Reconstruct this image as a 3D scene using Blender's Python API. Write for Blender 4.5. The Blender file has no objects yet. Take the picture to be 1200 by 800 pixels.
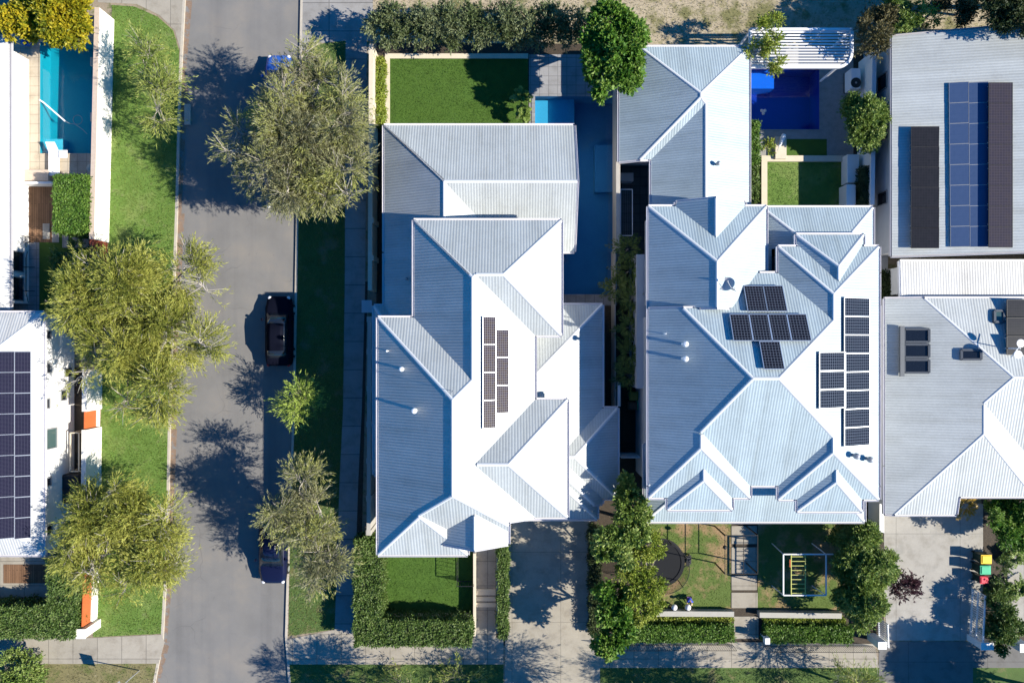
import bpy, bmesh, math, random
import numpy as np
from mathutils import Vector, Matrix
from mathutils.geometry import tessellate_polygon
random.seed(7); rng = np.random.default_rng(11)
scn = bpy.context.scene; COL = scn.collection
CH = 48.0; F = 857.143                      # camera height, focal length in photo pixels
def P(px, py, z=0.0):                        # photo pixel + real height -> world point
    k = (CH - z) / F
    return Vector(((px - 600) * k, (400 - py) * k, z))
R = math.radians
# ------------------------------------------------------------------ materials
def nmat(name):
    m = bpy.data.materials.new(name); m.use_nodes = True
    nt = m.node_tree; return m, nt, nt.nodes['Principled BSDF']
def node(nt, t, **kw):
    n = nt.nodes.new(t)
    for k, v in kw.items(): setattr(n, k, v)
    return n
def c4(c): return (c[0], c[1], c[2], 1)
def ramp(nt, fac, stops):
    r = node(nt, 'ShaderNodeValToRGB'); e = r.color_ramp.elements
    while len(e) < len(stops): e.new(.5)
    for el, (p, c) in zip(e, stops): el.position = p; el.color = c4(c)
    nt.links.new(fac, r.inputs[0]); return r.outputs[0]
def posn(nt, scale=(1, 1, 1), obj=False):
    if obj: o = node(nt, 'ShaderNodeTexCoord').outputs['Object']
    else: o = node(nt, 'ShaderNodeNewGeometry').outputs['Position']
    mp = node(nt, 'ShaderNodeMapping'); mp.inputs['Scale'].default_value = scale
    nt.links.new(o, mp.inputs[0]); return mp.outputs[0]
def noise(nt, v, s, d=5, r=.6):
    n = node(nt, 'ShaderNodeTexNoise'); n.inputs['Scale'].default_value = s
    n.inputs['Detail'].default_value = d; n.inputs['Roughness'].default_value = r
    nt.links.new(v, n.inputs['Vector']); return n.outputs[0]
def mixc(nt, f, a, b, mode='MIX'):
    m = node(nt, 'ShaderNodeMix', data_type='RGBA', blend_type=mode)
    if isinstance(f, (int, float)): m.inputs[0].default_value = f
    else: nt.links.new(f, m.inputs[0])
    for i, x in ((6, a), (7, b)):
        if isinstance(x, tuple): m.inputs[i].default_value = c4(x)
        else: nt.links.new(x, m.inputs[i])
    return m.outputs[2]
def bump(nt, b, h, st=.3, dist=.02):
    n = node(nt, 'ShaderNodeBump'); n.inputs['Strength'].default_value = st; n.inputs['Distance'].default_value = dist
    nt.links.new(h, n.inputs['Height']); nt.links.new(n.outputs[0], b.inputs['Normal'])
def sc(c, k): return tuple(min(1, x * k) for x in c)
def M(name, c, var=.25, s=2.0, s2=14., rough=.8, bmp=.3, c2=None, spots=None, metal=0, spec=.3, obj=False, bd=.02):
    m, nt, b = nmat(name); v = posn(nt, obj=obj)
    c2 = c2 or sc(c, 1 - var); hi = sc(c, 1 + var * .7)
    col = ramp(nt, noise(nt, v, s, 6), [(.3, c2), (.5, c), (.7, hi)])
    fine = noise(nt, v, s2, 4)
    col = mixc(nt, .55, col, ramp(nt, fine, [(.3, sc(c, 1 - var)), (.7, sc(c, 1 + var))]))
    if spots:
        for (sc_, lo, hi_, cc) in spots:
            f = ramp(nt, noise(nt, v, sc_, 5, .65), [(lo, (0, 0, 0)), (hi_, (1, 1, 1))])
            col = mixc(nt, f, col, cc)
    nt.links.new(col, b.inputs['Base Color'])
    b.inputs['Roughness'].default_value = rough; b.inputs['Metallic'].default_value = metal
    b.inputs['Specular IOR Level'].default_value = spec
    if bmp: bump(nt, b, fine, bmp, bd)
    return m
def Masphalt(name, c):
    m, nt, b = nmat(name); v = posn(nt)
    col = ramp(nt, noise(nt, v, .3, 7, .65), [(.3, sc(c, .86)), (.5, c), (.68, (c[0] * 1.2, c[1] * 1.14, c[2] * 1.06))])
    band = noise(nt, posn(nt, (.9, .03, 1)), 1.1, 3, .6)                       # tyre-worn strips along the street
    col = mixc(nt, .8, col, ramp(nt, band, [(.3, (.82, .82, .83)), (.5, (.97, .97, .97)), (.7, (1.0, .99, .97))]), 'MULTIPLY')
    fine = noise(nt, v, 45, 3)
    col = mixc(nt, .6, col, ramp(nt, fine, [(.3, (.7, .7, .7)), (.7, (1, 1, 1))]), 'MULTIPLY')
    col = mixc(nt, ramp(nt, noise(nt, v, 30, 3), [(.7, (0, 0, 0)), (.75, (1, 1, 1))]), col, sc(c, 1.6))
    col = mixc(nt, ramp(nt, noise(nt, v, 1.7, 4, .7), [(.66, (0, 0, 0)), (.74, (.6, .6, .6))]), col, sc(c, .6))   # oil and damp spots
    wv = node(nt, 'ShaderNodeVectorMath', operation='ADD'); nt.links.new(v, wv.inputs[0])
    nz = node(nt, 'ShaderNodeTexNoise'); nz.inputs['Scale'].default_value = .8; nt.links.new(v, nz.inputs['Vector']); nt.links.new(nz.outputs['Color'], wv.inputs[1])
    vo = node(nt, 'ShaderNodeTexVoronoi', feature='DISTANCE_TO_EDGE'); vo.inputs['Scale'].default_value = .23; nt.links.new(wv.outputs[0], vo.inputs['Vector'])
    cr = ramp(nt, vo.outputs['Distance'], [(0, (.5, .5, .5)), (.006, (0, 0, 0))])
    gate = ramp(nt, noise(nt, v, .25, 2), [(.5, (0, 0, 0)), (.6, (1, 1, 1))])
    col = mixc(nt, mixc(nt, 1., cr, gate, 'MULTIPLY'), col, sc(c, .5))
    nt.links.new(col, b.inputs['Base Color']); b.inputs['Roughness'].default_value = .85; b.inputs['Specular IOR Level'].default_value = .3
    bump(nt, b, fine, .35, .008); return m
def Mpave(name, c, w, h, joint=.35, mortar=.02, var=.12, off=0., rough=.85, rot=0., spots=None):
    m, nt, b = nmat(name); v = posn(nt)
    mp = node(nt, 'ShaderNodeMapping'); mp.inputs['Rotation'].default_value = (0, 0, rot); nt.links.new(v, mp.inputs[0])
    br = node(nt, 'ShaderNodeTexBrick'); br.offset = off; br.squash = 1
    br.inputs['Scale'].default_value = 1; br.inputs['Brick Width'].default_value = w; br.inputs['Row Height'].default_value = h
    br.inputs['Mortar Size'].default_value = mortar; br.inputs['Mortar Smooth'].default_value = .2
    br.inputs['Color1'].default_value = c4(c); br.inputs['Color2'].default_value = c4(sc(c, 1 - var))
    br.inputs['Mortar'].default_value = c4(sc(c, joint)); nt.links.new(mp.outputs[0], br.inputs['Vector'])
    n1 = noise(nt, v, 1.1, 8, .65); n2 = noise(nt, v, 25, 4)
    col = mixc(nt, .8, br.outputs[0], ramp(nt, n1, [(.3, (.62, .6, .57)), (.5, (.9, .9, .9)), (.7, (1, 1, 1))]), 'MULTIPLY')
    col = mixc(nt, .5, col, ramp(nt, n2, [(.3, (.75, .75, .75)), (.7, (1, 1, 1))]), 'MULTIPLY')
    if spots:
        for (sc_, lo, hi_, cc) in spots:
            f = ramp(nt, noise(nt, v, sc_, 5, .65), [(lo, (0, 0, 0)), (hi_, (1, 1, 1))])
            col = mixc(nt, f, col, cc)
    nt.links.new(col, b.inputs['Base Color']); b.inputs['Roughness'].default_value = rough
    b.inputs['Specular IOR Level'].default_value = .25
    bump(nt, b, n2, .25, .01); return m
def Mroof(name, c, period=.21, depth=.5, spec=.35, rough=.5):
    """profiled steel sheet: ribs run down the slope whatever way the face looks"""
    m, nt, b = nmat(name)
    g = node(nt, 'ShaderNodeNewGeometry')
    cr = node(nt, 'ShaderNodeVectorMath', operation='CROSS_PRODUCT'); nt.links.new(g.outputs['True Normal'], cr.inputs[0]); cr.inputs[1].default_value = (0, 0, 1)
    nm = node(nt, 'ShaderNodeVectorMath', operation='NORMALIZE'); nt.links.new(cr.outputs[0], nm.inputs[0])
    d = node(nt, 'ShaderNodeVectorMath', operation='DOT_PRODUCT'); nt.links.new(nm.outputs[0], d.inputs[0]); nt.links.new(g.outputs['Position'], d.inputs[1])
    mu = node(nt, 'ShaderNodeMath', operation='MULTIPLY'); nt.links.new(d.outputs['Value'], mu.inputs[0]); mu.inputs[1].default_value = 2 * math.pi / period
    sn = node(nt, 'ShaderNodeMath', operation='SINE'); nt.links.new(mu.outputs[0], sn.inputs[0])
    v = posn(nt)
    n1 = noise(nt, v, .7, 7, .65); n2 = noise(nt, v, 9, 4)
    col = ramp(nt, n1, [(.3, sc(c, .86)), (.55, c), (.75, sc(c, 1.05))])
    col = mixc(nt, .25, col, ramp(nt, n2, [(.35, sc(c, .75)), (.65, sc(c, 1.1))]))
    mr = node(nt, 'ShaderNodeMapRange'); nt.links.new(sn.outputs[0], mr.inputs[0])
    mr.inputs[1].default_value = -1; mr.inputs[2].default_value = -.45; mr.inputs[3].default_value = .84; mr.inputs[4].default_value = 1
    col = mixc(nt, 1., col, mr.outputs[0], 'MULTIPLY')
    # weather streaks that run down the slope
    sl = node(nt, 'ShaderNodeVectorMath', operation='CROSS_PRODUCT'); nt.links.new(nm.outputs[0], sl.inputs[0]); nt.links.new(g.outputs['True Normal'], sl.inputs[1])
    d2 = node(nt, 'ShaderNodeVectorMath', operation='DOT_PRODUCT'); nt.links.new(sl.outputs[0], d2.inputs[0]); nt.links.new(g.outputs['Position'], d2.inputs[1])
    cx = node(nt, 'ShaderNodeCombineXYZ'); nt.links.new(d.outputs['Value'], cx.inputs[0])
    m2 = node(nt, 'ShaderNodeMath', operation='MULTIPLY'); nt.links.new(d2.outputs['Value'], m2.inputs[0]); m2.inputs[1].default_value = .12; nt.links.new(m2.outputs[0], cx.inputs[1])
    st = noise(nt, cx.outputs[0], 1.6, 6, .7)
    col = mixc(nt, .7, col, ramp(nt, st, [(.3, (.78, .77, .74)), (.5, (.95, .95, .95)), (.7, (1, 1, 1))]), 'MULTIPLY')
    dv = node(nt, 'ShaderNodeMath', operation='DIVIDE'); nt.links.new(d.outputs['Value'], dv.inputs[0]); dv.inputs[1].default_value = .84
    fl = node(nt, 'ShaderNodeMath', operation='FLOOR'); nt.links.new(dv.outputs[0], fl.inputs[0])
    wn = node(nt, 'ShaderNodeTexWhiteNoise', noise_dimensions='1D'); nt.links.new(fl.outputs[0], wn.inputs['W'])
    col = mixc(nt, 1., col, ramp(nt, wn.outputs['Value'], [(0, (.9, .9, .9)), (1, (1, 1, 1))]), 'MULTIPLY')     # sheet to sheet tone
    nt.links.new(col, b.inputs['Base Color'])
    b.inputs['Roughness'].default_value = rough; b.inputs['Specular IOR Level'].default_value = spec
    bump(nt, b, sn.outputs[0], depth, .012); return m
def Mleaf(name, cols, s=.7, rough=.5, trans=.25):
    m, nt, b = nmat(name)
    g = node(nt, 'ShaderNodeNewGeometry')
    n = noise(nt, g.outputs['Position'], s, 4)
    ad = node(nt, 'ShaderNodeMath', operation='MULTIPLY_ADD'); nt.links.new(g.outputs['Random Per Island'], ad.inputs[0])
    ad.inputs[1].default_value = .5
    mm = node(nt, 'ShaderNodeMath', operation='MULTIPLY_ADD'); nt.links.new(n, mm.inputs[0]); mm.inputs[1].default_value = 1.6; mm.inputs[2].default_value = -.52
    nt.links.new(mm.outputs[0], ad.inputs[2])
    k = len(cols); col = ramp(nt, ad.outputs[0], [((i + .3) / k, c) for i, c in enumerate(cols)])
    nt.links.new(col, b.inputs['Base Color']); b.inputs['Roughness'].default_value = rough
    b.inputs['Specular IOR Level'].default_value = .3
    tr = node(nt, 'ShaderNodeBsdfTranslucent'); nt.links.new(col, tr.inputs[0])
    mx = node(nt, 'ShaderNodeMixShader'); mx.inputs[0].default_value = trans
    nt.links.new(b.outputs[0], mx.inputs[1]); nt.links.new(tr.outputs[0], mx.inputs[2])
    nt.links.new(mx.outputs[0], nt.nodes['Material Output'].inputs[0]); return m
def Mgrid(name, c, line, w, h, mort=.012, var=.3, rough=.25, c2=None, spec=.5):
    m, nt, b = nmat(name); v = posn(nt, obj=True)
    br = node(nt, 'ShaderNodeTexBrick'); br.offset = 0; br.squash = 1
    br.inputs['Scale'].default_value = 1; br.inputs['Brick Width'].default_value = w; br.inputs['Row Height'].default_value = h
    br.inputs['Mortar Size'].default_value = mort; br.inputs['Color1'].default_value = c4(c); br.inputs['Color2'].default_value = c4(c2 or sc(c, 1 - var))
    br.inputs['Mortar'].default_value = c4(line); nt.links.new(v, br.inputs['Vector'])
    nt.links.new(br.outputs[0], b.inputs['Base Color']); b.inputs['Roughness'].default_value = rough
    b.inputs['Specular IOR Level'].default_value = spec
    return m
def Mwater(name, tint):
    m, nt, b = nmat(name); nt.nodes.remove(b)
    t = node(nt, 'ShaderNodeBsdfTransparent'); t.inputs[0].default_value = c4(tint)
    g = node(nt, 'ShaderNodeBsdfGlossy'); g.inputs['Roughness'].default_value = .03
    v = posn(nt); bp = node(nt, 'ShaderNodeBump'); bp.inputs['Strength'].default_value = .15; bp.inputs['Distance'].default_value = .05
    nt.links.new(noise(nt, v, 2.2, 3), bp.inputs['Height'])
    nt.links.new(bp.outputs[0], g.inputs['Normal'])
    mx = node(nt, 'ShaderNodeMixShader'); mx.inputs[0].default_value = .045
    nt.links.new(t.outputs[0], mx.inputs[1]); nt.links.new(g.outputs[0], mx.inputs[2])
    nt.links.new(mx.outputs[0], nt.nodes['Material Output'].inputs[0]); return m
def Mnet(name, c, a):
    m, nt, b = nmat(name); b.inputs['Base Color'].default_value = c4(c); b.inputs['Roughness'].default_value = .9
    t = node(nt, 'ShaderNodeBsdfTransparent'); mx = node(nt, 'ShaderNodeMixShader'); mx.inputs[0].default_value = a
    nt.links.new(t.outputs[0], mx.inputs[1]); nt.links.new(b.outputs[0], mx.inputs[2])
    nt.links.new(mx.outputs[0], nt.nodes['Material Output'].inputs[0]); return m
# ------------------------------------------------------------------ objects
ORG = {}
def tag(o, label=None, cat=None, group=None, kind=None):
    if label: o['label'] = label
    if cat: o['category'] = cat
    if group: o['group'] = group
    if kind: o['kind'] = kind
    return o
def empty(name, loc, label, cat, group=None):
    o = bpy.data.objects.new(name, None); o.empty_display_size = .3; COL.objects.link(o)
    o.location = loc; ORG[o.name] = Vector(loc); return tag(o, label, cat, group)
def link(name, me, mat, parent=None, org=None):
    """me is in world coordinates; parented meshes are stored relative to their thing"""
    o = bpy.data.objects.new(name, me); COL.objects.link(o)
    if mat is not None:
        for m in (mat if isinstance(mat, (list, tuple)) else [mat]): me.materials.append(m)
    if parent is not None:
        og = ORG[parent.name]; me.transform(Matrix.Translation(-og)); o.parent = parent; ORG[o.name] = og
    else:
        if org is None:
            if len(me.vertices):
                a = np.zeros(len(me.vertices) * 3, 'f'); me.vertices.foreach_get('co', a); a = a.reshape(-1, 3)
                mn, mx = a.min(0), a.max(0); org = Vector(((mn[0] + mx[0]) / 2, (mn[1] + mx[1]) / 2, mn[2]))
            else: org = Vector()
        org = Vector(org); me.transform(Matrix.Translation(-org)); o.location = org; ORG[o.name] = org
    me.update(); return o
class MB:
    def __init__(s): s.v = []; s.f = []; s.mi = []
    def poly(s, pts, mi=0):
        n = len(s.v); s.v += [tuple(p) for p in pts]; s.f.append(tuple(range(n, n + len(pts)))); s.mi.append(mi); return s
    def box(s, x0, x1, y0, y1, z0, z1, mi=0):
        return s.hexa([(x0, y0), (x1, y0), (x1, y1), (x0, y1)], z0, z1, mi)
    def hexa(s, pl, z0, z1, mi=0):
        if len(pl) > 2:
            a = sum(pl[i][0] * pl[(i + 1) % len(pl)][1] - pl[(i + 1) % len(pl)][0] * pl[i][1] for i in range(len(pl)))
            if a < 0: pl = pl[::-1]
        n = len(s.v); k = len(pl)
        s.v += [(p[0], p[1], z0) for p in pl] + [(p[0], p[1], z1) for p in pl]
        s.f.append(tuple(range(n + k - 1, n - 1, -1))); s.f.append(tuple(range(n + k, n + 2 * k)))
        for i in range(k): j = (i + 1) % k; s.f.append((n + i, n + j, n + k + j, n + k + i))
        s.mi += [mi] * (k + 2); return s
    def bar(s, a, b, w, h, mi=0, up=(0, 0, 1)):
        a = Vector(a); b = Vector(b); d = (b - a).normalized(); u = Vector(up)
        if abs(d.dot(u)) > .98: u = Vector((1, 0, 0))
        sd = d.cross(u).normalized() * w / 2; u = sd.cross(d).normalized() * h / 2
        n = len(s.v)
        for p in (a, b): s.v += [tuple(p - sd - u), tuple(p + sd - u), tuple(p + sd + u), tuple(p - sd + u)]
        for q in ((3, 2, 1, 0), (4, 5, 6, 7), (0, 1, 5, 4), (1, 2, 6, 5), (2, 3, 7, 6), (3, 0, 4, 7)): s.f.append(tuple(n + i for i in q)); s.mi.append(mi)
        return s
    def tube(s, pts, rads, k=6, mi=0, cap=True):
        pts = [Vector(p) for p in pts]; n0 = len(s.v)
        if isinstance(rads, (int, float)): rads = [rads] * len(pts)
        for i, p in enumerate(pts):
            d = (pts[min(i + 1, len(pts) - 1)] - pts[max(i - 1, 0)]); d = d.normalized() if d.length > 1e-9 else Vector((0, 0, 1))
            u = Vector((0, 0, 1)) if abs(d.z) < .9 else Vector((1, 0, 0))
            a = d.cross(u).normalized(); b = a.cross(d)
            for j in range(k):
                t = 2 * math.pi * j / k; s.v.append(tuple(p + (a * math.cos(t) + b * math.sin(t)) * rads[i]))
        for i in range(len(pts) - 1):
            for j in range(k):
                q = n0 + i * k; s.f.append((q + j, q + (j + 1) % k, q + k + (j + 1) % k, q + k + j)); s.mi.append(mi)
        if cap:
            s.f.append(tuple(n0 + j for j in range(k))[::-1]); s.f.append(tuple(n0 + (len(pts) - 1) * k + j for j in range(k))); s.mi += [mi, mi]
        return s
    def lathe(s, c, prof, k=16, mi=0):
        c = Vector(c); n0 = len(s.v)
        for r, z in prof:
            for j in range(k): t = 2 * math.pi * j / k; s.v.append((c.x + r * math.cos(t), c.y + r * math.sin(t), c.z + z))
        for i in range(len(prof) - 1):
            for j in range(k): q = n0 + i * k; s.f.append((q + j, q + (j + 1) % k, q + k + (j + 1) % k, q + k + j)); s.mi.append(mi)
        s.f.append(tuple(n0 + j for j in range(k))[::-1]); s.f.append(tuple(n0 + (len(prof) - 1) * k + j for j in range(k))); s.mi += [mi, mi]
        return s
    def ball(s, c, r, k=10, mi=0, sz=1.):
        pr = [(max(.001, r * math.sin(math.pi * i / 8)), -r * sz * math.cos(math.pi * i / 8)) for i in range(9)]
        return s.lathe(c, pr, k, mi)
    def mesh(s, name):
        me = bpy.data.meshes.new(name); me.from_pydata(s.v, [], s.f)
        if any(s.mi): me.polygons.foreach_set('material_index', s.mi)
        me.update(); return me
    def build(s, name, mat, parent=None, bev=0, org=None, smooth=False):
        o = link(name, s.mesh(name), mat, parent, org)
        if smooth: o.data.polygons.foreach_set('use_smooth', [True] * len(o.data.polygons))
        if bev:
            b = o.modifiers.new('Bevel', 'BEVEL'); b.width = bev; b.segments = 2; b.limit_method = 'ANGLE'
        return o
def quads_mesh(name, V):
    """V: (n,4,3) array of leaf quads"""
    n = len(V); me = bpy.data.meshes.new(name)
    me.vertices.add(n * 4); me.vertices.foreach_set('co', V.astype('f').ravel())
    me.loops.add(n * 4); me.loops.foreach_set('vertex_index', np.arange(n * 4, dtype='i'))
    me.polygons.add(n); me.polygons.foreach_set('loop_start', np.arange(n, dtype='i') * 4)
    try: me.polygons.foreach_set('loop_total', np.full(n, 4, dtype='i'))
    except Exception: pass
    me.update(calc_edges=True); return me
def copy_tree(o, loc=None, parent=None):
    c = o.copy(); COL.objects.link(c); c.parent = parent
    if loc is not None: c.location = loc
    for ch in o.children: copy_tree(ch, None, c)
    return c
# ------------------------------------------------------------------ convex clipping (plan view)
def clip_hp(poly, a, b, c):                  # keep a x + b y + c >= 0
    out = []
    for i in range(len(poly)):
        p, q = poly[i], poly[(i + 1) % len(poly)]
        dp = a * p[0] + b * p[1] + c; dq = a * q[0] + b * q[1] + c
        if dp >= 0: out.append(p)
        if (dp >= 0) != (dq >= 0):
            t = dp / (dp - dq); out.append((p[0] + (q[0] - p[0]) * t, p[1] + (q[1] - p[1]) * t))
    return out
def area(p):
    return abs(sum(p[i][0] * p[(i + 1) % len(p)][1] - p[(i + 1) % len(p)][0] * p[i][1] for i in range(len(p)))) / 2 if len(p) > 2 else 0
def ccw(p):
    a = sum(p[i][0] * p[(i + 1) % len(p)][1] - p[(i + 1) % len(p)][0] * p[i][1] for i in range(len(p)))
    return p if a > 0 else p[::-1]
def hps_of(poly):
    poly = ccw(poly); r = []
    for i in range(len(poly)):
        (x0, y0), (x1, y1) = poly[i], poly[(i + 1) % len(poly)]
        L = math.hypot(x1 - x0, y1 - y0)
        if L < 1e-6: continue
        r.append((-(y1 - y0) / L, (x1 - x0) / L, ((y1 - y0) * x0 - (x1 - x0) * y0) / L))
    return r
def subtract(poly, hps):
    """poly minus the convex region where every half-plane holds"""
    t = poly
    for h in hps: t = clip_hp(t, *h)
    if area(t) < 1e-5: return [poly]
    out = []; cur = poly
    for (a, b, c) in hps:
        o = clip_hp(cur, -a, -b, -c)
        if area(o) > 1e-5: out.append(o)
        cur = clip_hp(cur, a, b, c)
    return out
HOLES = []
def sheet_polys(pts, holes):
    tri = tessellate_polygon([[Vector((p[0], p[1], 0)) for p in pts]])
    pol = [[pts[i] for i in t] for t in tri] if len(pts) > 4 else [pts]
    for h in holes:
        hp = hps_of(h); pol = [q for p in pol for q in subtract(p, hp)]
    return pol
def sheet(name, pxs, z, mat, holes=None, kind='structure', label=None, cat=None, thick=0):
    pts = [tuple(P(x, y, z).xy) for x, y in pxs]
    mb = MB()
    for p in sheet_polys(pts, HOLES if holes is None else holes): mb.poly([(q[0], q[1], z) for q in ccw(p)])
    if thick:
        pp = ccw(pts)
        for i in range(len(pp)):
            a, b = pp[i], pp[(i + 1) % len(pp)]; mb.poly([(a[0], a[1], z - thick), (b[0], b[1], z - thick), (b[0], b[1], z), (a[0], a[1], z)])
    o = mb.build(name, mat); o['kind'] = kind
    if label: o['label'] = label
    if cat: o['category'] = cat
    return o
# ------------------------------------------------------------------ roofs
class Block:
    def __init__(s, rect, ez, L=None, R=None, T=None, B=None, clip=None, zs=None, wall=None, ov=.35):
        x0, y0, x1, y1 = rect; zs = zs or {}
        s.ez = ez; s.planes = []; s.wall = wall; s.ov = ov
        def zz(k): return zs.get(k, ez)
        if L is not None: X = P(x0, 0, zz('L')).x; s.planes.append((L, 0, zz('L') - L * X))
        if R is not None: X = P(x1, 0, zz('R')).x; s.planes.append((-R, 0, zz('R') + R * X))
        if T is not None: Y = P(0, y0, zz('T')).y; s.planes.append((0, -T, zz('T') + T * Y))
        if B is not None: Y = P(0, y1, zz('B')).y; s.planes.append((0, B, zz('B') - B * Y))
        c = clip or rect
        if len(c) == 4 and not isinstance(c[0], tuple): c = [(c[0], c[1]), (c[2], c[1]), (c[2], c[3]), (c[0], c[3])]
        s.fp = ccw([tuple(P(x, y, ez).xy) for x, y in c])
        s.hp = hps_of(s.fp)
    def h(s, x, y): return min(a * x + b * y + c for a, b, c in s.planes)
    def inside(s, x, y, e=0.): return all(a * x + b * y + c >= e for a, b, c in s.hp)
def roof_geo(blocks):
    faces, caps, eaves = [], [], []
    raw = []
    for i, bl in enumerate(blocks):
        fs = []
        for k, (a, b, c) in enumerate(bl.planes):
            p = bl.fp
            for m, (a2, b2, c2) in enumerate(bl.planes):
                if m != k: p = clip_hp(p, a2 - a, b2 - b, c2 - c)
                if len(p) < 3: break
            fs.append(p if area(p) > 1e-4 else [])
        raw.append(fs)
    for i, bl in enumerate(blocks):
        for k, pl in enumerate(bl.planes):
            p = raw[i][k]
            if not p: continue
            pcs = [p]
            for j, bj in enumerate(blocks):
                if j == i: continue
                e = 1e-4 if j < i else -1e-4
                hp = list(bj.hp); dead = False
                for (a, b, c) in bj.planes:
                    A, B_, C = a - pl[0], b - pl[1], c - pl[2] + e
                    if abs(A) + abs(B_) < 1e-9:
                        if C < 0: dead = True
                        continue
                    hp.append((A, B_, C))
                if dead: continue
                pcs = [q for w in pcs for q in subtract(w, hp)]
            for q in pcs:
                q = ccw(q); faces.append([(x, y, pl[0] * x + pl[1] * y + pl[2]) for x, y in q])
            # edges
            p = ccw(p)
            for n in range(len(p)):
                u, v = p[n], p[(n + 1) % len(p)]
                L = math.hypot(v[0] - u[0], v[1] - u[1])
                if L < .05: continue
                mx, my = (u[0] + v[0]) / 2, (u[1] + v[1]) / 2
                onb = any(abs(a * u[0] + b * u[1] + c) < 1e-3 and abs(a * v[0] + b * v[1] + c) < 1e-3 for a, b, c in bl.hp)
                N = max(8, int(L / .12)); run = []
                def z(x, y): return pl[0] * x + pl[1] * y + pl[2]
                if not onb:
                    oth = [m for m, q in enumerate(bl.planes) if m != k and abs(q[0] * mx + q[1] * my + q[2] - z(mx, my)) < 1e-3]
                    if not oth or min(oth) < k: continue
                segs = []
                for t in range(N + 1):
                    x = u[0] + (v[0] - u[0]) * t / N; y = u[1] + (v[1] - u[1]) * t / N; zc = z(x, y)
                    hid = any(bj.inside(x, y, .02 if onb else -.001) and bj.h(x, y) > zc + (-.03 if onb else .01) for j, bj in enumerate(blocks) if j != i)
                    if onb and not hid:
                        hid = any(j < i and bj.inside(x, y, -.004) and abs(bj.h(x, y) - zc) < .004 for j, bj in enumerate(blocks))
                        ox, oy = (v[1] - u[1]) / L * .05, -(v[0] - u[0]) / L * .05
                        hid = hid or any(j != i and bj.inside(x + ox, y + oy, 0) and bj.h(x + ox, y + oy) > zc - .06 for j, bj in enumerate(blocks))
                    if not onb and not hid:
                        ox, oy = (v[1] - u[1]) / L * .12, -(v[0] - u[0]) / L * .12
                        def HU(X, Y): return max([bj.h(X, Y) for bj in blocks if bj.inside(X, Y, -.001)] or [0])
                        hid = zc - (HU(x + ox, y + oy) + HU(x - ox, y - oy)) / 2 < .018
                    if not hid: run.append((x, y, zc))
                    if hid or t == N:
                        if len(run) > 1: segs.append((run[0], run[-1]))
                        run = []
                (eaves if onb else caps).extend([(s_[0], s_[1]) for s_ in segs])
    return faces, caps, eaves
def inset(poly, d):
    hp = [(a, b, c - d) for a, b, c in hps_of(poly)]
    p = [(-500, -500), (500, -500), (500, 500), (-500, 500)]
    for h in hp: p = clip_hp(p, *h)
    return p
def build_roof(house, name, blocks, mroof, mcap, mgut, mwall, label=None):
    faces, caps, eaves = roof_geo(blocks)
    mb = MB()
    for f in faces: mb.poly(f)
    ro = mb.build(name, mroof, house)
    if label: ro['label'] = label
    if caps:
        mc = MB()
        for a, b in caps:
            a, b = Vector(a), Vector(b); d = (b - a).normalized(); sd = d.cross(Vector((0, 0, 1)))
            if sd.length < .1: continue
            sd = sd.normalized() * .10; up = Vector((0, 0, .028)); dn = Vector((0, 0, -.03))
            for p0, p1 in ((-sd + dn, -sd * .35 + up), (-sd * .35 + up, sd * .35 + up), (sd * .35 + up, sd + dn)):
                mc.poly([a + p0, b + p0, b + p1, a + p1])
        mc.build('ridge_capping', mcap, ro)
    mg = MB()
    for a, b in eaves:
        a, b = Vector(a), Vector(b); d = (b - a); dh = Vector((d.x, d.y, 0)).normalized(); o = Vector((dh.y, -dh.x, 0))   # outward (ccw)
        t = .11; lo = Vector((0, 0, -.17)); hi = Vector((0, 0, .025))
        A = [a + lo, b + lo, b + hi, a + hi]; Bp = [p + o * t for p in A]
        e1, e2 = -dh * .0, dh * .0
        mg.poly([Bp[0], Bp[1], Bp[2], Bp[3]]); mg.poly([A[3], A[2], A[1], A[0]])
        mg.poly([Bp[3], Bp[2], Bp[2] - o * .02, Bp[3] - o * .02])
        mg.poly([A[3] - Vector((0, 0, .06)), Bp[3] - Vector((0, 0, .06)), Bp[2] - Vector((0, 0, .06)), A[2] - Vector((0, 0, .06))][::-1])
        mg.poly([A[0], Bp[0], Bp[3], A[3]]); mg.poly([A[1], A[2], Bp[2], Bp[1]])
    mg.build('gutter', mgut, ro)
    mw = MB()
    for n, bl in enumerate(blocks):
        if bl.wall is None: continue
        ip = inset(bl.fp, bl.ov + n * .004)
        for i in range(len(ip)):
            a, b = ip[i], ip[(i + 1) % len(ip)]; N = 14
            pr = None
            for t in range(N + 1):
                x = a[0] + (b[0] - a[0]) * t / N; y = a[1] + (b[1] - a[1]) * t / N
                c = (x, y, bl.h(x, y) - .06)
                if pr: mw.poly([(pr[0], pr[1], bl.wall), (c[0], c[1], bl.wall), c, pr])
                pr = c
    if mw.f: mw.build('wall', mwall, house)
    return ro
def on_roof(bl, px, py, off=0.):
    z = bl.ez
    for _ in range(40):
        p = P(px, py, z); z = bl.h(p.x, p.y) + off
    return P(px, py, z)
def roof_nrm(bl, p):
    a, b, c = min(bl.planes, key=lambda q: q[0] * p.x + q[1] * p.y + q[2]); return Vector((-a, -b, 1)).normalized()
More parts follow.
